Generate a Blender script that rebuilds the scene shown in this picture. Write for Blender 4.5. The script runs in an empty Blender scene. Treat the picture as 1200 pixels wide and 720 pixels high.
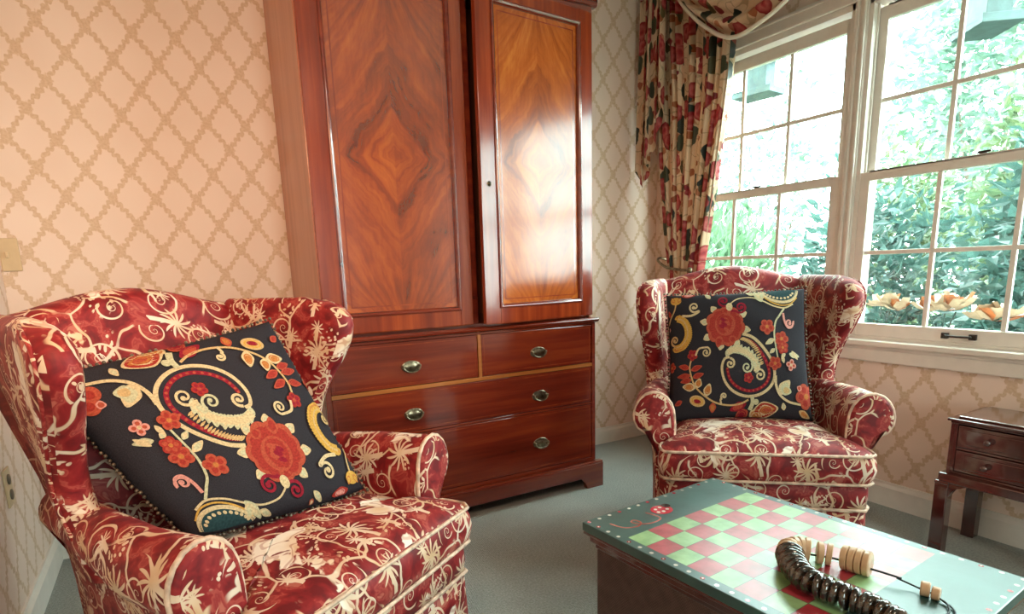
import bpy, math, random
import numpy as np
from mathutils import Vector, Matrix
PI = math.pi
random.seed(7)
scene = bpy.context.scene
COL = scene.collection

# ------------------------------------------------------------------ mesh helpers
class MB:
    """collects faces with uv and material index"""
    def __init__(s): s.v = []; s.f = []; s.uv = []; s.m = []
    def add(s, verts, faces, uvs=None, mat=0):
        o = len(s.v); s.v += [tuple(p) for p in verts]
        for i, f in enumerate(faces):
            s.f.append([o + k for k in f]); s.m.append(mat)
            s.uv.append(uvs[i] if uvs else None)
        return s
    def box(s, x0, x1, y0, y1, z0, z1, mat=0):
        v = [(x0,y0,z0),(x1,y0,z0),(x1,y1,z0),(x0,y1,z0),(x0,y0,z1),(x1,y0,z1),(x1,y1,z1),(x0,y1,z1)]
        return s.add(v, [(0,3,2,1),(4,5,6,7),(0,1,5,4),(1,2,6,5),(2,3,7,6),(3,0,4,7)], None, mat)
    def loft(s, rings, caps=(True, True), mat=0, closed=True, uo=(0,0)):
        n = len(rings[0]); V = [Vector(p) for r in rings for p in r]; nr = len(rings)
        us = []; vs = [0.0]
        for r in rings:
            u = [0.0]
            for k in range(1, n + 1): u.append(u[-1] + (Vector(r[k % n]) - Vector(r[k-1])).length)
            us.append(u)
        um = [sum(u[k] for u in us)/nr for k in range(n+1)]
        for i in range(1, nr):
            d = sum((Vector(rings[i][k]) - Vector(rings[i-1][k])).length for k in range(n)) / n
            vs.append(vs[-1] + d)
        F = []; U = []
        for i in range(nr - 1):
            for k in range(n if closed else n - 1):
                k2 = (k + 1) % n
                F.append((i*n + k, i*n + k2, (i+1)*n + k2, (i+1)*n + k))
                U.append([(um[k]+uo[0], vs[i]+uo[1]), (um[k+1]+uo[0], vs[i]+uo[1]), (um[k+1]+uo[0], vs[i+1]+uo[1]), (um[k]+uo[0], vs[i+1]+uo[1])])
        s.add(V, F, U, mat)
        for c, i, rev in ((caps[0], 0, True), (caps[1], nr - 1, False)):
            if not c: continue
            r = [Vector(p) for p in rings[i]]; cen = sum(r, Vector()) / n
            nv = Vector()
            for k in range(n): nv += (r[k]-cen).cross(r[(k+1) % n]-cen)
            nv.normalize() if nv.length > 1e-12 else None
            ax = Vector((1,0,0)) if abs(nv.z) > .7 or abs(nv.y) > .7 else Vector((0,1,0))
            e1 = (ax - nv*ax.dot(nv)).normalized(); e2 = nv.cross(e1)
            pr = lambda p: (p.dot(e1)+uo[0], p.dot(e2)+uo[1])
            ff = []; uu = []
            for k in range(n):
                t = (n, (k+1) % n, k) if rev else (n, k, (k+1) % n)
                ff.append(t); P = r + [cen]; uu.append([pr(P[q]) for q in t])
            s.add(r + [cen], ff, uu, mat)
        return s
    def tube(s, pts, r, n=8, closed=False, mat=0, caps=True):
        P = [Vector(p) for p in pts]; m = len(P); rings = []
        up = None
        for i in range(m):
            a = P[(i-1) % m] if closed or i > 0 else P[i]; b = P[(i+1) % m] if closed or i < m-1 else P[i]
            t = (b - a).normalized()
            if up is None:
                up = Vector((0,0,1)) if abs(t.z) < .9 else Vector((1,0,0))
            e = (up - t*up.dot(t))
            if e.length < 1e-6: e = Vector((1,0,0)).cross(t)
            e.normalize(); up = e; f = t.cross(e)
            rr = r[i] if isinstance(r, (list, tuple)) else r
            rings.append([P[i] + e*rr*math.cos(2*PI*k/n) + f*rr*math.sin(2*PI*k/n) for k in range(n)])
        if closed: rings.append(rings[0])
        return s.loft(rings, (caps and not closed, caps and not closed), mat)
    def lathe(s, prof, cen=(0,0,0), n=20, axis='z', mat=0):
        rings = []
        for r, h in prof:
            ring = []
            for k in range(n):
                a = 2*PI*k/n; c, q = r*math.cos(a), r*math.sin(a)
                p = {'z': (c, q, h), 'y': (c, h, -q), 'x': (h, c, q)}[axis]
                ring.append((p[0]+cen[0], p[1]+cen[1], p[2]+cen[2]))
            rings.append(ring)
        return s.loft(rings, (True, True), mat)
    def prism(s, poly, y0, y1, plane='xz', mat=0):
        """extrude a 2d outline"""
        def P(a, b, d): return {'xz': (a, d, b), 'xy': (a, b, d), 'yz': (d, a, b)}[plane]
        return s.loft([[P(a, b, y0) for a, b in poly], [P(a, b, y1) for a, b in poly]], (True, True), mat)
    def boxuv(s, off=(0,0)):
        for i, f in enumerate(s.f):
            a, b, c = (Vector(s.v[f[0]]), Vector(s.v[f[1]]), Vector(s.v[f[2]]))
            n = (b-a).cross(c-a); n = Vector([abs(q) for q in n])
            if n.z >= max(n.x, n.y): g = lambda p: (p[0], p[1])
            elif n.y >= n.x: g = lambda p: (p[0], p[2]-.45)
            else: g = lambda p: (p[1]+.7, p[2]-.45)
            s.uv[i] = [(g(s.v[k])[0]+off[0], g(s.v[k])[1]+off[1]) for k in f]
        return s
    def build(s, name, mats, parent=None, smooth=True, bevel=0, seg=2, subsurf=0, auto=None, loc=None):
        me = bpy.data.meshes.new(name)
        me.from_pydata(s.v, [], s.f)
        uv = me.uv_layers.new(name='UVMap')
        buf = []
        for i, f in enumerate(s.f):
            u = s.uv[i] or [(s.v[k][0], s.v[k][2]) for k in f]
            for q in u: buf += [q[0], q[1]]
        uv.data.foreach_set('uv', buf)
        me.polygons.foreach_set('material_index', s.m)
        me.polygons.foreach_set('use_smooth', [smooth]*len(s.f))
        for m in (mats if isinstance(mats, (list, tuple)) else [mats]): me.materials.append(m)
        import bmesh
        bm = bmesh.new(); bm.from_mesh(me); bmesh.ops.remove_doubles(bm, verts=bm.verts, dist=1e-5)
        bmesh.ops.recalc_face_normals(bm, faces=bm.faces); bm.to_mesh(me); bm.free()
        me.update()
        o = bpy.data.objects.new(name, me); COL.objects.link(o)
        if parent: o.parent = parent
        if loc: o.location = loc
        if bevel:
            b = o.modifiers.new('bevel', 'BEVEL'); b.width = bevel; b.segments = seg; b.limit_method = 'ANGLE'; b.angle_limit = .7
            b.harden_normals = False
        if subsurf:
            b = o.modifiers.new('sub', 'SUBSURF'); b.levels = subsurf; b.render_levels = subsurf
        if auto is not None:
            me.set_sharp_from_angle(angle=auto)
        return o

def thing(name, label, cat, loc=(0,0,0), rz=0, group=None):
    o = bpy.data.objects.new(name, None); COL.objects.link(o); o.empty_display_size = .1
    o.location = loc; o.rotation_euler = (0, 0, rz); o['label'] = label; o['category'] = cat
    if group: o['group'] = group
    return o
def tag(o, label, cat, group=None, kind=None):
    o['label'] = label; o['category'] = cat
    if group: o['group'] = group
    if kind: o['kind'] = kind
    return o
def structure(o): o['kind'] = 'structure'; return o
def dup(o, parent=None):
    c = o.copy(); COL.objects.link(c)
    if parent: c.parent = parent
    for ch in list(o.children): dup(ch, c)
    return c
def lerp(a, b, t): return a + (b - a)*t
def interp(xs, ys, x): return float(np.interp(x, xs, ys))
def sm(xs, ys, x):
    """smooth (catmull) interpolation"""
    xs = list(xs)
    if x <= xs[0]: return ys[0]
    if x >= xs[-1]: return ys[-1]
    i = max(k for k in range(len(xs)-1) if xs[k] <= x)
    h = xs[i+1]-xs[i]; t = (x-xs[i])/h
    d = lambda k: ((ys[min(k+1, len(ys)-1)]-ys[max(k-1, 0)])/(xs[min(k+1, len(xs)-1)]-xs[max(k-1, 0)]))
    a, b, m0, m1 = ys[i], ys[i+1], d(i)*h, d(i+1)*h
    return (2*t**3-3*t*t+1)*a+(t**3-2*t*t+t)*m0+(-2*t**3+3*t*t)*b+(t**3-t*t)*m1
def round_poly(pts, r, n=5):
    out = []; m = len(pts)
    for i in range(m):
        a, p, b = Vector(pts[i-1]), Vector(pts[i]), Vector(pts[(i+1) % m])
        u = (a-p); v = (b-p); rr = min(r, u.length*.45, v.length*.45); u.normalize(); v.normalize()
        A = p + u*rr; B = p + v*rr
        for k in range(n+1):
            t = k/n; out.append(tuple((1-t)**2*A + 2*t*(1-t)*p + t*t*B))
    return out
def resample(pts, n, closed=True):
    P = [Vector(p) for p in pts]; 
    if closed: P.append(P[0])
    d = [0.0]
    for i in range(1, len(P)): d.append(d[-1] + (P[i]-P[i-1]).length)
    out = []
    for k in range(n):
        s_ = d[-1]*k/(n if closed else n-1)
        i = min(max(j for j in range(len(d)) if d[j] <= s_+1e-9), len(P)-2)
        t = (s_-d[i])/max(d[i+1]-d[i], 1e-9); out.append(tuple(P[i].lerp(P[i+1], min(t, 1))))
    return out
def spline(pts, k=6, closed=False):
    P = [np.array(p, float) for p in pts]; n = len(P); out = []
    rng = range(n if closed else n-1)
    g = lambda i: P[i % n] if closed else P[min(max(i, 0), n-1)]
    for i in rng:
        p0, p1, p2, p3 = g(i-1), g(i), g(i+1), g(i+2)
        for j in range(k):
            t = j/k
            out.append(.5*((2*p1)+(-p0+p2)*t+(2*p0-5*p1+4*p2-p3)*t*t+(-p0+3*p1-3*p2+p3)*t**3))
    if not closed: out.append(P[-1])
    return out

# ------------------------------------------------------------------ material helpers
class G:
    def __init__(s, name):
        s.m = bpy.data.materials.new(name); s.m.use_nodes = True
        s.nt = s.m.node_tree; s.nt.nodes.clear()
        s.out = s.nt.nodes.new('ShaderNodeOutputMaterial')
    def n(s, t, ins=None, **kw):
        x = s.nt.nodes.new('ShaderNode' + t)
        for k, v in kw.items(): setattr(x, k, v)
        for k, v in (ins or {}).items():
            if isinstance(v, bpy.types.NodeSocket): s.nt.links.new(v, x.inputs[k])
            else: x.inputs[k].default_value = v
        return x
    def math(s, op, a, b=0.0, c=0.0, clamp=False):
        return s.n('Math', {0: a, 1: b, 2: c}, operation=op, use_clamp=clamp).outputs[0]
    def vmath(s, op, a, b=(0,0,0)):
        return s.n('VectorMath', {0: a, 1: b}, operation=op).outputs[0]
    def mix(s, f, a, b, blend='MIX'):
        x = s.n('Mix', data_type='RGBA', blend_type=blend)
        for sk, v in ((x.inputs[0], f), (x.inputs[6], a), (x.inputs[7], b)):
            if isinstance(v, bpy.types.NodeSocket): s.nt.links.new(v, sk)
            else: sk.default_value = v if not isinstance(v, tuple) or len(v) == 4 else (*v, 1)
        return x.outputs[2]
    def ramp(s, f, stops, interp='LINEAR'):
        x = s.n('ValToRGB', {0: f}); cr = x.color_ramp; cr.interpolation = interp
        while len(cr.elements) > 1: cr.elements.remove(cr.elements[-1])
        cr.elements[0].position = stops[0][0]; c = stops[0][1]; cr.elements[0].color = (*c, 1) if not isinstance(c, float) else (c, c, c, 1)
        for p, c in stops[1:]:
            e = cr.elements.new(p); e.color = (*c, 1) if not isinstance(c, float) else (c, c, c, 1)
        return x.outputs[0]
    def noise(s, vec, scale, detail=2, rough=.5, dist=0, out=0):
        return s.n('TexNoise', {'Vector': vec, 'Scale': scale, 'Detail': detail, 'Roughness': rough, 'Distortion': dist}).outputs[out]
    def coord(s, which='Object'): return s.n('TexCoord').outputs[which]
    def xyz(s, v): return s.n('SeparateXYZ', {0: v}).outputs
    def comb(s, x, y, z=0.0): return s.n('CombineXYZ', {0: x, 1: y, 2: z}).outputs[0]
    def sstep(s, x, a, b): return s.n('MapRange', {0: x, 1: a, 2: b, 3: 0.0, 4: 1.0}, interpolation_type='SMOOTHSTEP').outputs[0]
    def principled(s, col, rough=.5, metal=0.0, spec=.5, coat=0.0, coat_rough=.05, sheen=0.0, bump=None, bstr=.2, bdist=.002, ior=1.5, **extra):
        p = s.n('BsdfPrincipled')
        def st(k, v):
            if isinstance(v, bpy.types.NodeSocket): s.nt.links.new(v, p.inputs[k])
            else: p.inputs[k].default_value = (*v, 1) if isinstance(v, tuple) and len(v) == 3 else v
        st('Base Color', col); st('Roughness', rough); st('Metallic', metal); st('Specular IOR Level', spec); st('IOR', ior)
        st('Coat Weight', coat); st('Coat Roughness', coat_rough); st('Sheen Weight', sheen)
        for k, v in extra.items(): st(k.replace('_', ' '), v)
        if bump is not None:
            b = s.n('Bump', {'Height': bump, 'Strength': bstr, 'Distance': bdist}); s.nt.links.new(b.outputs[0], p.inputs['Normal'])
        s.nt.links.new(p.outputs[0], s.out.inputs[0]); return s.m

def plain(name, col, rough=.5, var=.12, scale=18, **kw):
    g = G(name); c = g.coord()
    nz = g.noise(c, scale, 3)
    col2 = tuple(max(0, q*(1-var*2)) for q in col); col3 = tuple(min(1, q*(1+var)) for q in col)
    return g.principled(g.ramp(nz, [(.3, col2), (.7, col3)]), rough, bump=g.noise(c, scale*4, 2), bstr=kw.pop('bstr', .08), **kw)

# ---- wallpaper: trellis of leaf garlands
def wallpaper():
    g = G('wallpaper'); uv = g.coord('UV'); x, z, _ = g.xyz(uv)
    nz = g.noise(uv, 38, 2, out=1); wob = g.vmath('MULTIPLY', g.vmath('SUBTRACT', nz, (.5,.5,.5)), (.018,.018,0))
    x, z, _ = g.xyz(g.vmath('ADD', uv, wob))
    a0 = g.math('ADD', g.math('DIVIDE', x, .1395), g.math('DIVIDE', z, .193))
    b0 = g.math('SUBTRACT', g.math('DIVIDE', x, .1395), g.math('DIVIDE', z, .193))
    def line(a, b):
        d = g.math('ABSOLUTE', g.math('SUBTRACT', g.math('FRACT', a), .5))        # .5 is mid-cell
        d = g.math('SUBTRACT', .5, d)
        side = g.math('GREATER_THAN', g.math('FRACT', a), .5)
        ph = g.math('ADD', g.math('MULTIPLY', b, 5.0), g.math('MULTIPLY', side, .5))
        t = g.math('ADD', .025, g.math('MULTIPLY', g.math('ABSOLUTE', g.math('SINE', g.math('MULTIPLY', ph, PI))), .075))
        return g.math('SUBTRACT', 1.0, g.sstep(g.math('SUBTRACT', d, t), -.012, .018))
    m = g.math('MAXIMUM', line(a0, b0), line(b0, a0))
    fa = g.math('ABSOLUTE', g.math('SUBTRACT', g.math('FRACT', g.math('ADD', a0, .5)), .5))
    fb = g.math('ABSOLUTE', g.math('SUBTRACT', g.math('FRACT', g.math('ADD', b0, .5)), .5))
    rr = g.math('ADD', g.math('MAXIMUM', fa, fb), g.math('MULTIPLY', g.noise(uv, 90, 1), .1))
    m = g.math('MAXIMUM', m, g.math('SUBTRACT', 1.0, g.sstep(rr, .16, .21)))
    tone = g.noise(uv, 120, 2)
    garland = g.ramp(tone, [(.3, (.50,.31,.17)), (.7, (.64,.45,.28))])
    base = g.ramp(g.noise(uv, 3, 2), [(.3, (.755,.585,.485)), (.7, (.80,.635,.54))])
    col = g.mix(g.math('MULTIPLY', m, .70), base, garland)
    return g.principled(col, .55, spec=.35, bump=m, bstr=.12, bdist=.001)
WALL = wallpaper()

def carpet():
    g = G('carpet'); c = g.coord(); x, y, z = g.xyz(c)
    rib = g.math('SINE', g.math('MULTIPLY', g.math('ADD', x, g.math('MULTIPLY', y, .6)), 620))
    rib2 = g.math('SINE', g.math('MULTIPLY', g.math('SUBTRACT', y, g.math('MULTIPLY', x, .6)), 500))
    h = g.math('MULTIPLY', rib, rib2)
    n1 = g.noise(c, 160, 2); n2 = g.noise(c, 2.2, 3)
    col = g.ramp(g.math('ADD', g.math('MULTIPLY', n1, .6), g.math('MULTIPLY', n2, .4)), [(.32, (.19,.21,.19)), (.5, (.30,.325,.30)), (.68, (.41,.435,.40))])
    return g.principled(col, .95, spec=.1, sheen=.15, bump=g.math('ADD', h, n1), bstr=.5, bdist=.004)
CARPET = carpet()
TRIM = plain('white_trim_paint', (.74,.68,.61), .38, .03)
CEIL = plain('ceiling_paint', (.80,.77,.72), .8, .03)

def mahogany(name, dark, mid, light, mode='grain', axis='z', rough=.22, coat=.7, cior=1.75, crough=.09, spec=.5):
    g = G(name); c = g.coord(); x, y, z = g.xyz(c)
    if mode == 'diamond':      # book-matched crotch veneer: mirrored chevrons round a central lozenge
        ax = g.math('ABSOLUTE', x); az = g.math('ABSOLUTE', z)
        wob = g.noise(g.comb(ax, g.math('MULTIPLY', x, .25), g.math('MULTIPLY', z, .8)), 6, 3, .5)
        blotch = g.noise(c, 5.0, 4, .6)
        d0 = g.math('ADD', g.math('ADD', g.math('MULTIPLY', ax, 1.35), az), g.math('MULTIPLY', g.math('SUBTRACT', wob, .5), .05))
        dw = g.math('ADD', d0, g.math('MULTIPLY', g.math('SUBTRACT', blotch, .5), .20))
        band = g.noise(g.comb(g.math('MULTIPLY', dw, 15.0), g.math('MULTIPLY', x, 2.2), g.math('MULTIPLY', z, 1.6)), 1.4, 5, .65)
        # feathers fanning out from the centre line at top and bottom of the leaf
        fa = g.math('ARCTAN2', g.math('ADD', ax, .02), g.math('ADD', g.math('ABSOLUTE', g.math('SUBTRACT', az, .62)), .06))
        fea = g.noise(g.comb(g.math('ADD', g.math('MULTIPLY', fa, 7.0), g.math('MULTIPLY', wob, 1.4)), g.math('MULTIPLY', ax, 3.0), g.math('MULTIPLY', z, 2.0)), 1.3, 5, .62)
        k = g.sstep(d0, .34, .56)
        grain = g.math('ADD', g.math('MULTIPLY', band, g.math('SUBTRACT', 1.0, k)), g.math('MULTIPLY', fea, k))
        loz = g.math('SUBTRACT', 1.0, g.sstep(d0, .155, .170))
        edge = g.math('MULTIPLY', g.sstep(d0, .165, .175), g.math('SUBTRACT', 1.0, g.sstep(d0, .20, .30)))
        half = g.math('MULTIPLY', g.math('GREATER_THAN', x, 0.0), .035)
        fine = g.noise(g.comb(g.math('MULTIPLY', x, 90.0), 0.0, g.math('MULTIPLY', z, 9.0)), 1.0, 2)
        f = g.math('ADD', g.math('ADD', g.math('MULTIPLY', grain, .56), g.math('MULTIPLY', blotch, .34)), g.math('MULTIPLY', fine, .10))
        f = g.math('ADD', f, g.math('MULTIPLY', loz, .05)); f = g.math('SUBTRACT', f, g.math('MULTIPLY', edge, .07)); f = g.math('SUBTRACT', f, half)
    else:
        s_ = {'z': (26, 26, 1.6), 'x': (1.6, 26, 26), 'y': (26, 1.6, 26)}[axis]
        v = g.vmath('MULTIPLY', c, s_)
        f = g.math('ADD', g.math('MULTIPLY', g.noise(v, 1.0, 4, .6), .6), g.math('MULTIPLY', g.noise(g.vmath('MULTIPLY', c, tuple(q*.22 for q in s_)), 1.0, 3, .5, .8), .4))
    col = g.ramp(f, [(.30, dark), (.49, mid), (.68, light)])
    return g.principled(col, rough, coat=coat, coat_rough=crough, spec=spec, bump=f, bstr=.03, Coat_IOR=cior)
MAH = mahogany('mahogany_upright', (.095,.010,.004), (.22,.026,.007), (.35,.058,.012))
MAHX = mahogany('mahogany_lengthwise', (.075,.007,.003), (.155,.016,.006), (.25,.036,.009), axis='x')
MAH_SHEEN = mahogany('mahogany_side_sheen', (.34,.11,.06), (.44,.16,.09), (.52,.21,.12), rough=.4, coat=.3)  # lighter, pinker wood: sheen from the wall put into the colour
VENEER = mahogany('quartered_crotch_veneer', (.10,.012,.003), (.29,.040,.006), (.47,.095,.012), 'diamond', rough=.2, coat=1.0, cior=2.1, crough=.16)
VENEER_LIT = mahogany('lit_crotch_veneer', (.15,.024,.004), (.38,.080,.010), (.58,.18,.028), 'diamond', rough=.2, coat=.6, cior=1.62, crough=.17, spec=.12)  # same veneer turned golden: light on the right door painted into its colour
STRING = mahogany('satinwood_stringing', (.24,.06,.014), (.34,.10,.022), (.42,.145,.036), axis='x')
GLASSTOP = mahogany('glass_covered_cherry', (.03,.012,.01), (.06,.02,.015), (.09,.03,.02), axis='y', rough=.2, coat=1.0, cior=2.4, crough=.12)
DARKWOOD = mahogany('dark_cherry_wood', (.028,.006,.005), (.06,.011,.008), (.10,.02,.013), axis='y', rough=.16, coat=.8)
def brass():
    g = G('aged_brass'); c = g.coord(); n1 = g.noise(c, 90, 3)
    return g.principled(g.ramp(n1, [(.3, (.13,.10,.06)), (.7, (.34,.28,.19))]), .30, metal=1.0)
BRASS = brass()
DARKMETAL = plain('dark_bronze', (.05,.045,.04), .35, .1, metal=.8)
IVORY = plain('ivory_plastic', (.60,.44,.26), .4, .05)

# ---- red toile
def toile():
    g = G('red_toile'); uv = g.coord('UV')
    wv = g.vmath('MULTIPLY', g.vmath('SUBTRACT', g.noise(uv, 7, 2, out=1), (.5,.5,.5)), (.12,.12,0))
    uw = g.vmath('ADD', uv, wv)
    n1 = g.noise(uw, 21, 3, .55)
    red = g.ramp(n1, [(.38, (.125,.004,.006)), (.48, (.205,.008,.010)), (.54, (.25,.014,.014)), (.565, (.35,.055,.042)), (.62, (.25,.018,.018)), (.66, (.40,.10,.07))])
    def contour(vec, sc, w, off):
        n = g.noise(g.vmath('ADD', vec, (off, off*.7, 0)), sc, 0)
        return g.math('SUBTRACT', 1.0, g.sstep(g.math('ABSOLUTE', g.math('SUBTRACT', n, .5)), w*.55, w))
    ve = g.n('TexVoronoi', {'Vector': uw, 'Scale': 8.0, 'Randomness': 1.0}, voronoi_dimensions='2D', feature='DISTANCE_TO_EDGE').outputs['Distance']
    vine = g.math('MULTIPLY', g.math('SUBTRACT', 1.0, g.sstep(ve, .018, .034)), g.sstep(g.noise(uv, 8, 1), .46, .50))
    def scrolls(scale, R, k, w, thr, off):
        p = g.vmath('ADD', uv, (off, off*1.7, 0))
        vo = g.n('TexVoronoi', {'Vector': p, 'Scale': scale, 'Randomness': .85}, voronoi_dimensions='2D')
        d = g.vmath('SUBTRACT', p, vo.outputs['Position']); dx, dy, _ = g.xyz(d)
        r = g.n('VectorMath', {0: d}, operation='LENGTH').outputs['Value']
        cr = g.xyz(vo.outputs['Color'])
        sg = g.math('SUBTRACT', g.math('MULTIPLY', g.math('GREATER_THAN', cr[1], .5), 2.0), 1.0)
        an = g.math('ADD', g.math('DIVIDE', g.math('ARCTAN2', dy, g.math('MULTIPLY', dx, sg)), 2*PI), cr[2])
        t = g.math('FRACT', g.math('ADD', g.math('SUBTRACT', g.math('MULTIPLY', g.math('LOGARITHM', g.math('ADD', r, .004), 2.718), k), an), 20.0))
        t = g.math('ABSOLUTE', g.math('SUBTRACT', t, .5))
        band = g.math('SUBTRACT', 1.0, g.sstep(t, w*.7, w))
        return g.math('MULTIPLY', g.math('MULTIPLY', band, g.math('LESS_THAN', r, R)), g.math('GREATER_THAN', cr[0], thr))
    vine2 = g.math('MAXIMUM', scrolls(8.5, .060, 1.05, .075, .48, 1.7), scrolls(13, .036, 1.1, .09, .62, 6.1))
    # palms
    def palms(scale, R, lobes, thr, off):
        p = g.vmath('ADD', uv, (off, off*1.3, 0))
        vo = g.n('TexVoronoi', {'Vector': p, 'Scale': scale, 'Randomness': .8}, voronoi_dimensions='2D')
        d = g.vmath('SUBTRACT', p, vo.outputs['Position']); dx, dy, _ = g.xyz(d)
        r = g.n('VectorMath', {0: d}, operation='LENGTH').outputs['Value']
        an = g.math('ARCTAN2', dy, dx)
        an = g.math('ADD', an, g.math('MULTIPLY', r, 9.0))
        lob = g.math('POWER', g.math('ABSOLUTE', g.math('COSINE', g.math('MULTIPLY', an, lobes/2))), 2.6)
        lim = g.math('MULTIPLY', g.math('ADD', .22, g.math('MULTIPLY', lob, .78)), R)
        cr = g.xyz(vo.outputs['Color'])[0]
        star = g.math('SUBTRACT', 1.0, g.sstep(g.math('SUBTRACT', r, lim), -.003, .002))
        stem = g.math('MULTIPLY', g.math('LESS_THAN', g.math('ABSOLUTE', g.math('ADD', dx, g.math('MULTIPLY', dy, .25))), .006), g.math('MULTIPLY', g.math('LESS_THAN', dy, 0.0), g.math('LESS_THAN', r, R*1.7)))
        return g.math('MULTIPLY', g.math('MAXIMUM', star, stem), g.math('GREATER_THAN', cr, thr))
    pm = g.math('MAXIMUM', palms(7.0, .042, 11, .45, 0.0), palms(10.0, .022, 9, .55, 4.3))
    bn = g.noise(uw, 5.4, 4.5, .66)
    blot = g.sstep(bn, .592, .610)
    inner = g.math('MULTIPLY', blot, g.math('MULTIPLY', contour(uw, 26, .05, 5.5), .45))
    lf = g.n('TexVoronoi', {'Vector': uw, 'Scale': 62.0}, voronoi_dimensions='2D').outputs['Distance']
    dots = g.math('MULTIPLY', g.math('LESS_THAN', lf, .26), g.sstep(g.noise(uv, 9, 1), .58, .62))
    cm = g.math('MAXIMUM', g.math('MAXIMUM', vine, vine2), g.math('MAXIMUM', pm, dots))
    cream = g.ramp(g.noise(uv, 14, 2), [(.3, (.60,.38,.21)), (.55, (.70,.53,.38)), (.75, (.76,.66,.55))])
    col = g.mix(g.math('MULTIPLY', cm, .88), red, cream)
    blotc = g.ramp(g.noise(uw, 12, 2), [(.35, (.66,.44,.27)), (.6, (.80,.70,.60))])
    col = g.mix(blot, col, blotc); col = g.mix(inner, col, (.36,.09,.05, 1))
    weave = g.noise(uv, 700, 1)
    return g.principled(col, .55, spec=.28, sheen=.03, bump=weave, bstr=.12, bdist=.0008)
TOILE = toile()
PIPING = plain('cream_piping', (.66,.45,.33), .6, .25, 40)

# ------------------------------------------------------------------ room
XR, YB, ZC = 2.574, 2.73, 2.46
YREAR = -2.7
def lx(y): return -.488
def quad(mb, pts, uvs): mb.add(pts, [(0,1,2,3)], [uvs])
mb = MB(); mb.add([(-1.2,YREAR-.2,0),(2.9,YREAR-.2,0),(2.9,2.9,0),(-1.2,2.9,0),(-1.2,YREAR-.2,-.1),(2.9,YREAR-.2,-.1),(2.9,2.9,-.1),(-1.2,2.9,-.1)], [(0,1,2,3),(7,6,5,4),(0,4,5,1),(1,5,6,2),(2,6,7,3),(3,7,4,0)])
structure(mb.build('floor', CARPET, smooth=False))
mb = MB().box(-1.2, 2.9, YREAR-.2, 2.9, ZC, ZC+.1); structure(mb.build('ceiling', CEIL, smooth=False))
def wall_mesh(name, a, b, thick, holes=(), u0=0.0, mat=WALL):
    """wall from a to b (xy); uv = metres; inner face on the left-hand normal side given by thick direction"""
    a = Vector((a[0], a[1], 0)); b = Vector((b[0], b[1], 0)); d = (b-a); L = d.length; d.normalize(); nrm = Vector((thick[0], thick[1], 0))
    us = sorted({0, L, *[h[0] for h in holes], *[h[1] for h in holes]}); zs = sorted({0, ZC, *[h[2] for h in holes], *[h[3] for h in holes]})
    mb = MB(); inh = lambda u, z: any(h[0] < u < h[1] and h[2] < z < h[3] for h in holes)
    for off in (Vector(), nrm):
        for i in range(len(us)-1):
            for j in range(len(zs)-1):
                if inh((us[i]+us[i+1])/2, (zs[j]+zs[j+1])/2): continue
                P = [(us[i],zs[j]),(us[i+1],zs[j]),(us[i+1],zs[j+1]),(us[i],zs[j+1])]
                mb.add([a + d*u + Vector((0,0,z)) + off for u, z in P], [(0,1,2,3)], [[(u+u0, z) for u, z in P]])
    def rim(P):
        for k in range(4):
            (u, z), (u2, z2) = P[k], P[(k+1) % 4]
            p, q = a+d*u+Vector((0,0,z)), a+d*u2+Vector((0,0,z2))
            mb.add([p, q, q+nrm, p+nrm], [(0,1,2,3)], [[(0,0),(.1,0),(.1,.1),(0,.1)]])
    rim([(0,0),(L,0),(L,ZC),(0,ZC)])
    for h in holes: rim([(h[0],h[2]),(h[1],h[2]),(h[1],h[3]),(h[0],h[3])])
    return structure(mb.build(name, mat, smooth=False))
# centres of diamonds sit at x = -.334 + .1395 k, z = 1.848 - .193 m
wall_mesh('wall_back', (lx(YB), YB), (XR, YB), (0, .14), u0=lx(YB)+.334+.1395*.5)
wall_mesh('wall_left', (lx(YREAR), YREAR), (lx(YB), YB), (-.14, 0), u0=.03)
RX0, RX1 = .25, 1.13      # unseen window added behind the viewer to light the back wall
wall_mesh('wall_rear', (XR, YREAR), (lx(YREAR), YREAR), (0, -.14), holes=[(XR-RX1, XR-RX0, .70, 2.065)])
WY0, WY1, WZ0, WZ1 = -.313, 2.515, .70, 2.065
wall_mesh('wall_right', (XR, YB), (XR, YREAR), (.14, 0), holes=[(YB-WY1, YB-WY0, WZ0, WZ1)])

def baseboard(name, a, b, inward, h=.096, t=.016):
    a = Vector((*a, 0)); b = Vector((*b, 0)); nv = Vector((*inward, 0)).normalized()
    prof = [(0,0),(t,0),(t,h*.78),(t*.55,h*.9),(t*.45,h),(0,h)]
    rings = [[p + nv*q + Vector((0,0,z)) for q, z in prof] for p in (a, b)]
    return structure(MB().loft(rings).build(name, TRIM, smooth=False))
baseboard('baseboard_back', (lx(YB), YB), (XR, YB), (0,-1))
baseboard('baseboard_left', (lx(YREAR), YREAR), (lx(YB), YB), (1,0), .10)
baseboard('baseboard_right', (XR, YB), (XR, YREAR), (-1,0), .105)
baseboard('baseboard_rear', (XR, YREAR), (lx(YREAR), YREAR), (0,1))

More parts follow.
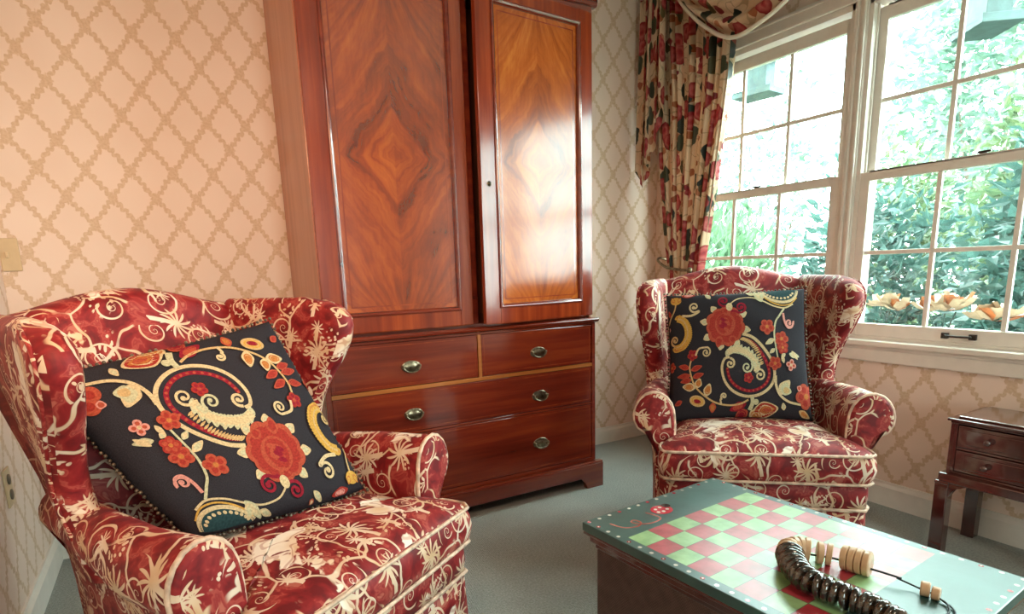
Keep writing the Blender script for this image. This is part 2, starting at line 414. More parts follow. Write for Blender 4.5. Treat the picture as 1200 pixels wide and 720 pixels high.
# ------------------------------------------------------------------ windows
def glass():
    g = G('window_glass')
    t = g.n('BsdfTransparent', {'Color': (.87,.97,.955,1)}); gl = g.n('BsdfGlossy', {'Color': (.9,1,.98,1), 'Roughness': .02})
    bf = g.n('NewGeometry').outputs['Backfacing']; ior = g.math('ADD', 1.45, g.math('MULTIPLY', bf, 1/1.45-1.45))   # thin pane: same Fresnel on both faces
    fr = g.n('Fresnel', {'IOR': ior}); mx = g.n('MixShader', {0: fr.outputs[0], 1: t.outputs[0], 2: gl.outputs[0]})
    g.nt.links.new(mx.outputs[0], g.out.inputs[0]); return g.m
GLASS = glass()
def window(name, gy0, gy1, rear=False):
    """double-hung window; gy = glass limits of the sashes"""
    r = bpy.data.objects.new(name, None); COL.objects.link(r); structure(r); r.location = (XR, (gy0+gy1)/2, WZ0)
    if rear: r.location = ((gy0+gy1)/2, YREAR, WZ0); r.rotation_euler = (0, 0, -PI/2)
    ox, oy, oz = XR, (gy0+gy1)/2, WZ0
    W = (gy1-gy0)/2; st = .036
    f = MB()
    o0, o1 = -W-st-.018, W+st+.018
    f.box(.002, .125, o0-.0, o0+.018, .0, WZ1-oz); f.box(.002, .125, o1-.018, o1, 0, WZ1-oz)
    f.box(.002, .125, o0, o1, WZ1-oz-.03, WZ1-oz); f.box(.002, .13, o0, o1, 0, .018)
    f.box(.026, .034, o0+.018, o0+.026, .018, WZ1-oz-.03); f.box(.026, .034, o1-.026, o1-.018, .018, WZ1-oz-.03)
    structure(f.build('frame', TRIM, r, False, .002))
    def sash(nm, x0, x1, z0, z1, bot, top, hm):
        s = MB(); gz0, gz1 = z0-oz, z1-oz
        s.box(x0, x1, -W-st, -W, gz0-bot, gz1+top); s.box(x0, x1, W, W+st, gz0-bot, gz1+top)
        s.box(x0, x1, -W, W, gz0-bot, gz0); s.box(x0, x1, -W, W, gz1, gz1+top)
        o = structure(s.build(nm, TRIM, r, False, .003))
        mt = MB(); mx0, mx1 = x0+.008, x1-.008
        for k in (1, 2):
            y = -W + (2*W)*k/3; mt.box(mx0, mx1, y-.0085, y+.0085, gz0, gz1)
        mt.box(mx0+.001, mx1-.001, -W, W, hm-oz-.0085, hm-oz+.0085)
        structure(mt.build('muntins', TRIM, o, False, .002))
        gp = MB().box((x0+x1)/2-.0015, (x0+x1)/2+.0015, -W, W, gz0, gz1)
        structure(gp.build('pane', GLASS, o, False))
        return o
    sash('upper_sash', .040, .070, 1.393, 1.972, .030, .05, 1.672)
    lo = sash('lower_sash', .004, .034, .772, 1.358, .052, .036, 1.067)
    lk = MB(); lk.lathe([(.0,0),(.014,0),(.014,.006),(.010,.010),(0,.010)], (.02, 0, 1.394-oz), 14); lk.box(-.002, .010, -.03, .012, 1.400-oz, 1.407-oz)
    structure(lk.build('sash_lock', DARKMETAL, lo, True, .001))
    h = MB()
    for s_ in (-1, 1): h.box(-.008, .006, s_*.046-.012, s_*.046+.012, .734-oz, .756-oz)
    h.tube([(-.012, -.046, .745-oz), (-.018, 0, .745-oz), (-.012, .046, .745-oz)], .0045, 8)
    structure(h.build('sash_lift', DARKMETAL, lo, True, .002))
    return r
window('window_1', 1.655, 2.442)
window('window_2', .707, 1.492)
window('added_window_3', -.241, .544)  # third window out of view, added for daylight and the door's reflection
window('added_window_4', RX0+.054, RX1-.054, True)  # added rear window, out of view, lets in frontal daylight
t = MB(); 
for bx_ in ((RX0-.07, RX0+.012, WZ0, WZ1), (RX1-.012, RX1+.07, WZ0, WZ1), (RX0-.07, RX1+.07, WZ1-.006, WZ1+.055), (RX0-.07, RX1+.07, WZ0-.085, WZ0)): t.box(bx_[0], bx_[1], YREAR-.001, YREAR+.018, bx_[2], bx_[3])
structure(t.build('trim_8', TRIM, None, False, .003))  # casing of the added rear window
# casings, mullion, stool and apron
t = MB(); t.box(XR-.018, XR+.001, WY0-.07, WY1+.07, WZ1-.006, WZ1+.052); t.box(XR-.024, XR+.001, WY0-.08, WY1+.08, WZ1+.040, WZ1+.055)
structure(t.build('trim_1', TRIM, None, False, .004))
t = MB(); t.box(XR-.018, XR+.001, WY1-.012, WY1+.07, WZ0+.0, WZ1); structure(t.build('trim_2', TRIM, None, False, .004))
t = MB(); t.box(XR-.018, XR+.001, WY0-.07, WY0+.012, WZ0, WZ1); structure(t.build('trim_3', TRIM, None, False, .004))
for nm, q in (('trim_4', 0), ('trim_7', -.948)):
    t = MB(); t.box(XR-.006, XR+.12, 1.546+q, 1.601+q, WZ0, WZ1); t.box(XR-.014, XR+.0, 1.552+q, 1.566+q, WZ0, WZ1); t.box(XR-.014, XR, 1.580+q, 1.594+q, WZ0, WZ1)
    structure(t.build(nm, TRIM, None, False, .003))
t = MB(); t.box(XR-.045, XR+.03, WY0-.09, WY1+.09, WZ0-.018, WZ0+.006); structure(t.build('trim_5', TRIM, None, False, .006, 3))
t = MB(); t.box(XR-.02, XR+.001, WY0-.07, WY1+.07, WZ0-.085, WZ0-.018); t.box(XR-.026, XR+.001, WY0-.07, WY1+.07, WZ0-.034, WZ0-.018)
structure(t.build('trim_6', TRIM, None, False, .004))

# ------------------------------------------------------------------ clothes press
FY, BY = 2.196, 2.722
wd = thing('clothes_press', 'tall mahogany linen press, two veneered doors above four drawers', 'wardrobe', (1.083, FY, 0))
WX = 1.083
def L(x): return x - WX
def D(y): return y - FY
m = MB(); m.box(L(.477), L(.489), .012, D(BY), .815, 2.26); m.build('side_panel', MAH_SHEEN, wd, False, .002)
m = MB(); m.box(L(1.678), L(1.69), .012, D(BY), .815, 2.26); m.build('side_panel', MAH_SHEEN, wd, False, .002)
m = MB(); m.box(L(.489), L(1.678), D(BY)-.012, D(BY), .815, 2.26); m.build('back_panel', MAH_SHEEN, wd, False)
m = MB(); m.box(L(.477), L(1.69), .0, .045, 2.085, 2.26); m.box(L(.489), L(1.678), .03, D(BY)-.012, .815, .83); m.box(L(.489), L(1.678), .03, D(BY)-.012, 2.225, 2.26)
m.box(L(1.05), L(1.115), .024, .045, .83, 2.085)
m.build('upper_case', MAHX, wd, False, .002)
# cornice
prof = [(0,0),(-.012,.004),(-.014,.016),(-.006,.022),(-.006,.075),(-.018,.082),(-.024,.10),(-.045,.125),(-.05,.15),(.02,.15),(.02,0)]
m = MB(); m.loft([[(x, p, 2.105+q) for p, q in prof] for x in (L(.477)-.02, L(1.69)+.02)]); m.build('cornice', MAHX, wd, False, .002)
MAHD = mahogany('polished_door_mahogany', (.095,.010,.004), (.22,.026,.007), (.35,.058,.012), coat=.6, cior=1.6, crough=.14, spec=.15)
def door(name, w, h, panel_mat, hinge_left, px0, px1, pz0, pz1, label=None):
    """origin at the hinge bottom corner, x along the door away from hinge in +x world sense"""
    o = MB(); x0, x1 = (0, w) if hinge_left else (-w, 0)
    t = .024
    o.box(x0, px0, 0, t, 0, h); o.box(px1, x1, 0, t, 0, h); o.box(px0, px1, 0, t, 0, pz0); o.box(px0, px1, 0, t, pz1, h)
    d = o.build(name, MAHD if panel_mat is VENEER_LIT else MAH, wd, False, .003)
    cx, cz = (px0+px1)/2, (pz0+pz1)/2
    p = MB(); p.box(px0-cx-.004, px1-cx+.004, 0, .010, pz0-cz-.004, pz1-cz+.004)
    po = p.build('door_panel', panel_mat, d, False, loc=(cx, .009, cz))
    s_ = MB(); q = .03
    X0, X1, Z0, Z1 = px0+q, px1-q, pz0+q, pz1-q
    for a in ((X0, X0+.004, Z0, Z1), (X1-.004, X1, Z0, Z1), (X0, X1, Z0, Z0+.004), (X0, X1, Z1-.004, Z1)): s_.box(a[0], a[1], .0086, .0105, a[2], a[3])
    s_.build('inlay_line', MAH, d, False)
    mo = MB(); ring = [(px0, pz0), (px1, pz0), (px1, pz1), (px0, pz1)]
    prf = [(-.004, .0), (-.003, -.006), (.003, -.008), (.009, -.004), (.013, .003), (.014, .012), (-.004, .012)]
    rr = []
    for (cx_, cz_), (sx, sz) in zip(ring + ring[:1], [(1,1),(-1,1),(-1,-1),(1,-1),(1,1)]):
        rr.append([(cx_+sx*a, b, cz_+sz*a) for a, b in prf])
    mo.loft(rr, (False, False)); mo.build('door_moulding', MAHX, d, False, .0015)
    return d
dl = door('door', .600, 1.255, VENEER, True, .076, .545, .063, 1.20); dl.location = (L(.480), -.002, .829)
dr = door('door', .585, 1.255, VENEER_LIT, False, -.512, -.070, .066, 1.203); dr.location = (L(1.688), -.004, .829); dr.rotation_euler = (0, 0, math.radians(5.9))
e = MB(); e.lathe([(0,-.004),(.0035,-.004),(.0035,-.0005),(.010,-.0005),(.011,.001),(0,.001)], (-.548, 0, .545), 16, 'y'); e.box(-.556, -.546, -.012, -.003, .5435, .5465)
e.build('door_key', BRASS, dr, True)
# lower case
m = MB(); m.box(L(.462), L(.474), .012, D(BY), .10, .797); m.box(L(1.692), L(1.704), .012, D(BY), .10, .797); m.box(L(.474), L(1.692), D(BY)-.012, D(BY), .1, .797); m.box(L(.474), L(1.692), .06, D(BY)-.012, .10, .12)
m.box(L(.462), L(.482), .0, .02, .13, .797); m.box(L(1.684), L(1.704), 0, .02, .13, .797)
m.box(L(.482), L(1.684), .0, .02, .785, .797); m.box(L(.482), L(1.684), 0, .02, .13, .145); m.box(L(.482), L(1.684), 0.002, .02, .41, .42)
m.build('lower_case', MAHX, wd, False, .0015)
m = MB(); m.box(L(.482), L(1.684), -.001, .02, .590, .606); m.box(L(1.094), L(1.109), -.001, .02, .606, .785); m.build('drawer_divider', STRING, wd, False, .001)
prof = [(0,.0),(-.008,.0),(-.018,.006),(-.021,.014),(-.014,.022),(0,.022),(D(BY),.022),(D(BY),0)]
m = MB(); m.loft([[(x, p, .795+q) for p, q in prof] for x in (L(.462)-.012, L(1.704)+.008)]); m.build('waist_moulding', MAHX, wd, False, .0015)
# plinth with bracket feet
x0, x1 = L(.440), L(1.731)
pl = [(x0,0),(x0+.095,0),(x0+.105,.03),(x0+.13,.055),(x1-.13,.055),(x1-.105,.03),(x1-.095,0),(x1,0),(x1,.118),(x0,.118)]
m = MB(); 
# concave outline: build as strips
xs = [x0, x0+.095, x0+.105, x0+.13, x1-.13, x1-.105, x1-.095, x1]; zs = [0, 0, .03, .055, .055, .03, 0, 0]
for k in range(7):
    a = [(xs[k], zs[k]), (xs[k+1], zs[k+1]), (xs[k+1], .118), (xs[k], .118)]
    v = [(p, -.026, q) for p, q in a] + [(p, 0.0, q) for p, q in a]
    m.add(v, [(0,1,2,3),(7,6,5,4),(0,4,5,1),(3,2,6,7)] + ([(0,3,7,4)] if k == 0 else []) + ([(1,5,6,2)] if k == 6 else []))
m.box(x0, x1, -.022, .005, .118, .128)
m.build('plinth', MAHX, wd, False, .0015)
for xx in (x0, x1-.02):
    m = MB(); m.box(xx, xx+.02, 0, .09, 0, .118); m.box(xx, xx+.02, .09, D(BY)-.09, .055, .118); m.box(xx, xx+.02, D(BY)-.09, D(BY), 0, .118); m.build('foot', MAHX, wd, False, .0015)
def pull(parent, x, z):
    """oval stamped plate with a bail handle"""
    p = MB(); n = 28
    rings = []
    for s_, y in ((1.0,.0), (1.0,-.0018), (.9,-.003), (.72,-.0022), (.55,-.004), (.3,-.006), (.02,-.0065)):
        rings.append([(x + .040*s_*math.cos(2*PI*k/n), y, z + .0235*s_*math.sin(2*PI*k/n)) for k in range(n)])
    p.loft(rings)
    for s_ in (-1, 1): p.lathe([(0,-.016),(.0042,-.016),(.0042,0),(.0042,.002)], (x+s_*.034, 0, z+.003), 10, 'y')
    o = p.build('handle', BRASS, parent, True)
    b = MB(); b.tube([(x + .0355*math.cos(a), -.013-.004*math.sin(-a), z+.003 + .0235*math.sin(a)) for a in np.linspace(PI, 2*PI, 17)], .0027, 8)
    b.build('bail', BRASS, o, True)
def drawer(xa, xb, za, zb, pulls):
    d = MB(); d.box(L(xa)+.002, L(xb)-.002, .0015, .022, za+.002, zb-.002); o = d.build('drawer', MAHX, wd, False, .002)
    s_ = MB(); q = .012; X0, X1, Z0, Z1 = L(xa)+q, L(xb)-q, za+q, zb-q
    for a in ((X0, X0+.003, Z0, Z1), (X1-.003, X1, Z0, Z1), (X0, X1, Z0, Z0+.003), (X0, X1, Z1-.003, Z1)): s_.box(a[0], a[1], .0008, .0022, a[2], a[3])
    s_.build('stringing', MAH, o, False)
    for x, z in pulls: pull(o, L(x), z)
drawer(.482, 1.094, .606, .785, [(.798,.684)])
drawer(1.109, 1.684, .606, .785, [(1.388,.684)])
drawer(.482, 1.684, .42, .590, [(.797,.492), (1.392,.488)])
drawer(.482, 1.684, .145, .41, [(.797,.270), (1.392,.268)])

# ------------------------------------------------------------------ wing chair
def make_chair(label):
    c = thing('wing_chair', label, 'armchair', group=None)
    bw = lambda z: sm([.1,.45,.60,.74,.88,1.02], [.243,.246,.262,.292,.308,.306], z)
    # --- backrest: closed yz loops swept across x
    def back_loop(s_):
        zt = .962 + .052*math.cos(PI/2*min(1, abs(s_)*1.02))**1.5
        bulge = .045*(1-s_*s_)
        pts = []
        for t in np.linspace(0, 1, 9):
            z = .40 + (zt-.04-.40)*t
            pts.append((.165 + .17*t - bulge*math.sin(PI*min(1, t*.9+.1)), z))
        yt = pts[-1][0]
        for a in np.linspace(0, PI, 9)[1:]:
            pts.append((yt + .062 - .062*math.cos(a), zt-.04 + .042*math.sin(a)))
        yb = pts[-1][0]
        for t in np.linspace(1, 0, 6)[1:]:
            pts.append((.30 + (yb-.30)*t, .12 + (zt-.04-.12)*t))
        return pts
    rings = []
    for s_ in np.linspace(-1, 1, 25):
        rings.append([(s_*bw(z), y, z) for y, z in back_loop(s_)])
    m = MB(); m.loft(rings, uo=(.13, .07)); m.build('backrest', TOILE, c, True)
    # --- wings
    zz = [.46,.52,.58,.63,.68,.74,.80,.855,.90,.93,.952,.966,.973]
    yf = [.03,.06,.085,.095,.085,.055,.015,-.012,-.02,-.005,.03,.08,.12]
    xf = [.325,.33,.336,.340,.345,.354,.366,.375,.378,.376,.372,.362,.35]
    th = [.070,.068,.066,.066,.066,.068,.071,.074,.074,.070,.060,.040,.010]
    def wing(sx):
        rings = []; n = 12
        for q in np.linspace(0, 1, 30):
            z = zz[0] + (zz[-1]-zz[0])*q
            if q > .8: z = zz[0] + (zz[-1]-zz[0])*(.8 + .2*math.sin((q-.8)/.2*PI/2))
            B = Vector((bw(z)-.014, .31 + .10*(z-.5), z)); F = Vector((sm(zz, xf, z), sm(zz, yf, z), z)); T = sm(zz, th, z)
            d = (F-B).normalized(); nn = Vector((d.y, -d.x, 0)); nn = nn if nn.x > 0 else -nn
            ring = []
            F2 = F - d*T*.5
            for k in range(n+1):
                a = -PI/2 + PI*k/n; ring.append(F2 + d*math.cos(a)*T*.56 + nn*math.sin(a)*T*.5*(1.12))
            for t in (.25,.5,.75): ring.append(F2.lerp(B, t) + nn*T*.42)
            for k in range(5):
                a = PI/2 + PI*k/4; ring.append(B + d*math.cos(a)*T*.4 + nn*math.sin(a)*T*.4)
            for t in (.75,.5,.25): ring.append(F2.lerp(B, t) - nn*T*.42)
            rings.append([(p.x*sx, p.y, p.z) for p in ring])
        w = MB(); w.loft(rings).boxuv((.31 if sx > 0 else .77, .21)); o = w.build('wing', TOILE, c, True)
        # piping down the front edge
        pts = []
        for q in np.linspace(.1, .98, 26):
            z = zz[0] + (zz[-1]-zz[0])*q; T = sm(zz, th, z); B = Vector((bw(z)-.014, .31 + .10*(z-.5), z)); F = Vector((sm(zz, xf, z), sm(zz, yf, z), z))
            d = (F-B).normalized(); nn = Vector((d.y, -d.x, 0)); nn = nn if nn.x > 0 else -nn
            p = F - d*T*.5 + d*math.cos(.95)*T*.56 + nn*math.sin(.95)*T*.56; pts.append((p.x*sx, p.y, p.z))
        MB().tube(pts, .0042, 6).build('piping', TOILE, o, True)
    wing(1); wing(-1)
    # --- arms: scroll section swept front to back
    sec = [(.278,.28),(.278,.36),(.279,.44),(.281,.50),(.287,.55),(.300,.585),(.322,.604),(.350,.611),(.378,.603),(.402,.582),(.416,.552),(.416,.520),(.402,.494),(.380,.480),(.360,.466),(.350,.43),(.345,.36),(.342,.26),(.340,.14),(.31,.13),(.284,.16)]
    sec = resample(sec, 44)
    def arm(sx):
        rings = []
        ys = [-.300,-.297,-.288,-.26,-.20,-.12,-.03,.06,.15,.24,.33]
        for i, y in enumerate(ys):
            inset = [.80,.94,1.0,1,1,1,1,1,1,1,1][i]
            f = interp([-.30,-.15,.10,.33],[1.06,.98,.78,.66], y); cx, cz = .350, .54
            ring = []
            for x, z in sec:
                if z > .46:
                    k = f*inset; px, pz = cx + (x-cx)*k, cz + (z-cz)*k
                    px = max(px, .279) if x < .30 else px
                else:
                    px = .312 + (x-.312)*(.88 if inset < .9 else 1); pz = z
                px -= .088*max(0, (y+.12)/.45)
                ring.append((px*sx, y, pz))
            rings.append(ring)
        a = MB(); a.loft(rings, uo=(.52 if sx > 0 else .05, .43)); o = a.build('armrest', TOILE, c, True)
        pp = [p for p in rings[2] if p[2] > .36]
        i0 = next(i for i, p in enumerate(rings[2]) if p[2] > .36)
        MB().tube(pp, .0055, 6).build('piping', PIPING, o, True)
    arm(1); arm(-1)
    # --- seat cushion (T-shaped)
    T = [(-.330,-.415),(.330,-.415),(.330,-.312),(.272,-.305),(.268,-.12),(.212,.215),(-.212,.215),(-.268,-.12),(-.272,-.305),(-.330,-.312)]
    out = resample(round_poly(T, .035, 5), 72)
    def ring(k, z, g=0.0):
        r_ = []
        for x, y in out:
            d = Vector((x, y+.1)); d2 = d*(k) + d.normalized()*g; r_.append((d2.x, d2.y-.1, z))
        return r_
    def crown(k, z0, h):
        e = min(1, (1-k)/.22); e = e*(2-e)
        return [(x, y, z0 + h*e*(.35+.65*max(0, 1-(x/.36)**2)*max(0, 1-((y+.12)/.40)**2))) for x, y, z in ring(k, 0)]
    m = MB(); m.loft([ring(.5,.352), ring(.93,.352), ring(1,.358,-.002), ring(1,.372,.006), ring(1,.40,.013), ring(1,.428,.008), ring(1,.445,0)] + [crown(k, .447, .045) for k in (.985,.95,.88,.78,.65,.5,.34,.18,.03)])
    m.boxuv((.38,.16)); cu = m.build('seat_cushion', TOILE, c, True)
    for z in (.447, .357): MB().tube([(x, y, z_) for x, y, z_ in ring(1, z, .003)], .005, 6, closed=True).build('piping', PIPING, cu, True)
    # --- base and skirt
    bo = resample(round_poly([(-.330,-.395),(.330,-.395),(.318,-.10),(.235,.37),(-.235,.37),(-.318,-.10)], .03, 5), 64)
    bring = lambda z, g: [(x + (g if x > 0 else -g), y + (-g if y < 0 else g), z) for x, y in bo]
    m = MB(); m.loft([bring(.262,0), bring(.30,.004), bring(.338,.002), bring(.350,-.008)]); m.boxuv((.05,.33)); ba = m.build('seat_base', TOILE, c, True)
    MB().tube([(x, y, .268) for x, y, z in bring(0,.005)], .0055, 6, closed=True).build('piping', PIPING, ba, True)
    m = MB(); m.loft([bring(.012,.010), bring(.10,.007), bring(.20,.003), bring(.264,.001)]); m.boxuv((.21,.02)); m.build('skirt', TOILE, c, True)
    return c
chair = make_chair('red toile wing chair by the left wall, nearest the camera')
chair.location = (.121, 1.485, 0); chair.rotation_euler = (0, 0, math.radians(33.2)); chair.scale = (.965, 1, 1.015)
chair2 = dup(chair); chair2['label'] = 'red toile wing chair in front of the window and curtain'
chair2.location = (1.835, 1.468, 0); chair2.rotation_euler = (0, 0, math.radians(-40.6))
for o in (chair, chair2): o['group'] = 'pair of matching wing chairs'

# ------------------------------------------------------------------ pillows with crewel embroidery
def cloth(name, col, var=.15, sc=240):
    g = G(name); uv = g.coord('UV'); n = g.noise(uv, sc, 2)
    return g.principled(g.ramp(n, [(.3, tuple(q*(1-2*var) for q in col)), (.7, tuple(min(1, q*(1+var)) for q in col))]), .85, spec=.12, sheen=.0, bump=n, bstr=.25, bdist=.001)
PAL = dict(ground=cloth('charcoal_linen', (.027,.024,.030), .2, 500), cream=cloth('cream_thread', (.55,.42,.24)), tan=cloth('tan_thread', (.50,.33,.15)),
           red=cloth('red_thread', (.30,.03,.022)), coral=cloth('coral_thread', (.36,.065,.035)), maroon=cloth('maroon_thread', (.23,.012,.025)),
           orange=cloth('orange_thread', (.42,.15,.04)), gold=cloth('gold_thread', (.52,.29,.06)), sage=cloth('sage_thread', (.46,.43,.27)),
           pink=cloth('pink_thread', (.56,.24,.20)), teal=cloth('dark_teal_cloth', (.02,.05,.055)))
PN = list(PAL); PM = [PAL[k] for k in PN]
HS = .245
def make_pillow_mesh(rot180, seed):
    sq = .085 if rot180 else .0
    mb = MB(); T = .086; N = 36
    def pt(u, v, side, off=0.0):
        e = max(0.0, (1-u*u))*max(0.0, (1-v*v)); t = T*e**.42
        pin = 1 - .045*(1-abs(v)**1.5)*abs(u)**6; pin2 = 1 - .045*(1-abs(u)**1.5)*abs(v)**6
        t += .004*math.sin(7*u+seed)*math.sin(6*v+1.3*seed)*e
        w = sq*(max(0, (1-u)/2)*max(0, (1-v)/2))**1.6
        return (u*HS*pin + w, side*(t+off) - w*.3, v*HS*pin2 + w*.9)
    g = np.sin(np.linspace(-PI/2, PI/2, N+1))
    g = .5*g + .5*np.linspace(-1, 1, N+1)
    for side in (-1, 1):
        V = [pt(u, v, side) for v in g for u in g]; F = []; U = []
        for i in range(N):
            for j in range(N):
                q = (i*(N+1)+j, i*(N+1)+j+1, (i+1)*(N+1)+j+1, (i+1)*(N+1)+j); F.append(q if side < 0 else q[::-1])
                U.append([(V[k][0], V[k][2]) for k in F[-1]])
        mb.add(V, F, U, 0)
    # homography from drawing coordinates to the unit square
    src = [(72,66),(846,40),(880,700),(112,712)]; dst = [(-1,1),(1,1),(1,-1),(-1,-1)]
    A = []; b = []
    for (x, y), (u, v) in zip(src, dst):
        A += [[x,y,1,0,0,0,-u*x,-u*y],[0,0,0,x,y,1,-v*x,-v*y]]; b += [u, v]
    h = np.linalg.solve(np.array(A, float), np.array(b, float))
    def uvof(p):
        x, y = p; w = h[6]*x+h[7]*y+1; u = (h[0]*x+h[1]*y+h[2])/w; v = (h[3]*x+h[4]*y+h[5])/w
        return max(-.985, min(.985, u)), max(-.985, min(.985, v))
    lay = [0]
    def emit(poly2, tris, col):
        lay[0] += 1; off = .0009 + .000012*lay[0]
        V = []
        for p in poly2:
            u, v = uvof(p)
            if rot180: u, v = -u, -v
            V.append(pt(u, v, -1, off))
        mb.add(V, tris, [[(V[k][0], V[k][2]) for k in f] for f in tris], PN.index(col))
    def blob(pts, col, k=4):
        P = spline(pts, k, True); c = sum(P)/len(P); n = len(P)
        V = [c] + [c+(p-c)*.5 for p in P] + list(P)
        F = [(0, 1+i, 1+(i+1) % n) for i in range(n)] + [(1+i, 1+n+i, 1+n+(i+1) % n, 1+(i+1) % n) for i in range(n)]
        emit(V, F, col)
    def disc(c, r, col, n=16, sx=1, sy=1, ang=0):
        ca, sa = math.cos(ang), math.sin(ang)
        blob([(c[0]+ca*r*sx*math.cos(a)-sa*r*sy*math.sin(a), c[1]+sa*r*sx*math.cos(a)+ca*r*sy*math.sin(a)) for a in np.linspace(0, 2*PI, n+1)[:-1]], col, 2)
    def ribbon(pts, w0, w1, col, k=6, raw=False):
        P = [np.array(p, float) for p in pts] if raw else spline(pts, k); n = len(P); V = []
        for i in range(n):
            a = P[max(i-1, 0)]; b = P[min(i+1, n-1)]; t = b-a; t = t/max(np.linalg.norm(t), 1e-6); nn = np.array((-t[1], t[0])); w = lerp(w0, w1, i/(n-1))/2
            V += [P[i]+nn*w, P[i]-nn*w]
        emit(V, [(2*i, 2*i+1, 2*i+3, 2*i+2) for i in range(n-1)], col)
    def curl(c, r, a0, turns, w, col, tail=()):
        P = list(tail)
        S = [(c[0]+r*(1-.8*t)*math.cos(a0+2*PI*turns*t), c[1]+r*(1-.8*t)*math.sin(a0+2*PI*turns*t)) for t in np.linspace(0, 1, int(18*abs(turns))+6)]
        T_ = spline(P+[S[0]], 6)[:-1] if P else []
        ribbon(list(T_)+S, w, w*.55, col, raw=True); disc(S[-1], w*.75, col, 8)
    def leaf(p, q, w, c1, c2=None, k=.6):
        p = np.array(p, float); q = np.array(q, float); d = q-p; nn = np.array((-d[1], d[0]))/max(np.linalg.norm(d), 1e-6)*w
        o = lambda s_: [p+(d)*(.5-.5*s_), p+d*.35+nn*s_, p+d*.7+nn*.75*s_, p+d*(.5+.5*s_), p+d*.7-nn*.75*s_, p+d*.35-nn*s_]
        blob(o(1), c1)
        if c2: blob(o(k), c2)
    def flower(c, r, n, c1, c2, c3, a0=0):
        for k in range(n):
            a = a0+2*PI*k/n; disc((c[0]+r*.58*math.cos(a), c[1]+r*.58*math.sin(a)), r*.44, c1, 10)
        for k in range(n):
            a = a0+2*PI*k/n; disc((c[0]+r*.52*math.cos(a), c[1]+r*.52*math.sin(a)), r*.24, c2, 8)
        disc(c, r*.22, c3, 8)
    # great scroll
    S = [(492,300),(545,318),(600,365),(645,425),(664,490),(645,548),(590,588),(520,598),(452,576),(405,530),(386,470),(398,425),(425,415)]
    inner = [(500,325),(545,345),(590,390),(622,440),(636,490),(620,535),(575,566),(520,572),(465,552),(428,515),(414,470)]
    ribbon(inner, 16, 14, 'maroon'); ribbon(S, 15, 12, 'cream'); curl((428,447), 26, -1.6, 1.2, 11, 'cream')
    for p in spline(inner, 5)[::2]: disc(p, 5, 'coral', 6)
    for i, p in enumerate(spline([(500,318),(540,335),(580,375),(606,440)], 6)): leaf(p, (p[0]-24, p[1]+12), 4, 'tan')
    fe = spline([(415,392),(450,378),(500,388),(545,418),(572,470)], 5)
    for i, p in enumerate(fe): leaf((p[0]-8, p[1]+20), (p[0]+10+8*(i % 2), p[1]-20-4*(i % 3)), 13, 'sage', 'cream', .5)
    ribbon(fe, 30, 18, 'cream')
    curl((517,462), 30, -.6, 1.3, 11, 'sage', [(565,460),(555,435)]); curl((585,500), 32, -2.6, 1.3, 11, 'cream', [(560,470)])
    flower((527,512), 26, 5, 'red', 'maroon', 'coral')
    # large flower
    for a in np.linspace(0, 2*PI, 9)[:-1]:
        if 4.2 < a < 5.2: continue
        leaf((400+92*math.cos(a+.2), 258+88*math.sin(a+.2)), (400+138*math.cos(a+.2), 258+126*math.sin(a+.2)), 18, 'cream', 'sage', .5)
    for k in range(11):
        a = -PI/2+2*PI*k/11; r = 66+6*(k % 2); disc((400+r*math.cos(a), 258+r*math.sin(a)), 36, 'coral', 10)
    for k in range(11):
        a = -PI/2+2*PI*k/11; disc((400+60*math.cos(a), 258+60*math.sin(a)), 29, 'red', 10)
    leaf((375,310),(362,368),22,'coral','red'); leaf((430,310),(450,345),20,'coral','red')
    disc((400,250), 55, 'coral', 16, 1, 1.08); disc((400,252), 44, 'red', 14, 1, 1.1)
    for k, (px, py) in enumerate([(390,228),(412,245),(384,262),(408,278),(395,250)]): disc((px, py), 13, 'coral' if k % 2 else 'maroon', 8, 1.3, .7, .5)
    disc((418,190), 10, 'coral', 8)
    curl((392,122), 34, .9, 1.35, 14, 'maroon', [(412,178),(420,160)]); curl((482,160), 34, 2.4, -1.35, 14, 'maroon', [(432,185),(440,180)])
    disc((422,158), 22, 'cream', 10, .8, 1.05)
    ribbon([(428,140),(470,110),(540,102),(600,122),(660,152),(720,162),(770,138)], 7, 8, 'cream')
    # scalloped half medallion
    blob([(590,58),(640,50),(700,48),(770,50),(797,60),(780,95),(745,118),(700,122),(650,108),(612,82)], 'teal')
    ribbon([(588,58),(615,92),(655,118),(705,130),(755,120),(787,92),(798,56)], 17, 14, 'cream'); ribbon([(590,72),(620,108),(660,135),(705,148),(755,138),(795,100)], 8, 6, 'gold')
    for p in spline([(612,66),(632,86),(665,102),(705,108),(745,100),(772,76)], 4)[::2]: disc(p, 7, 'cream', 6)
    leaf((600,130),(560,55),20,'sage','cream'); leaf((590,120),(610,60),16,'cream','sage'); leaf((560,85),(515,58),14,'cream','sage')
    leaf((320,105),(290,62),13,'cream','sage'); leaf((330,80),(345,55),10,'coral','cream'); leaf((160,80),(240,72),16,'red','pink')
    # right stem
    ribbon([(718,165),(690,205),(668,240),(660,300),(668,360),(680,420)], 10, 7, 'sage'); curl((745,238), 26, -.4, 1.2, 12, 'pink', [(712,190),(718,230),(735,262),(760,258)])
    flower((622,265), 40, 5, 'coral', 'red', 'orange', .3); flower((700,322), 38, 5, 'coral', 'red', 'orange'); flower((706,365), 32, 5, 'red', 'coral', 'orange', .7); flower((665,442), 34, 5, 'coral', 'red', 'orange', .4)
    leaf((660,325),(612,352),13,'cream','sage'); leaf((664,372),(635,395),10,'sage','cream')
    # lower right
    ribbon([(668,500),(672,545),(695,590),(740,618),(790,628),(828,632)], 14, 9, 'cream')
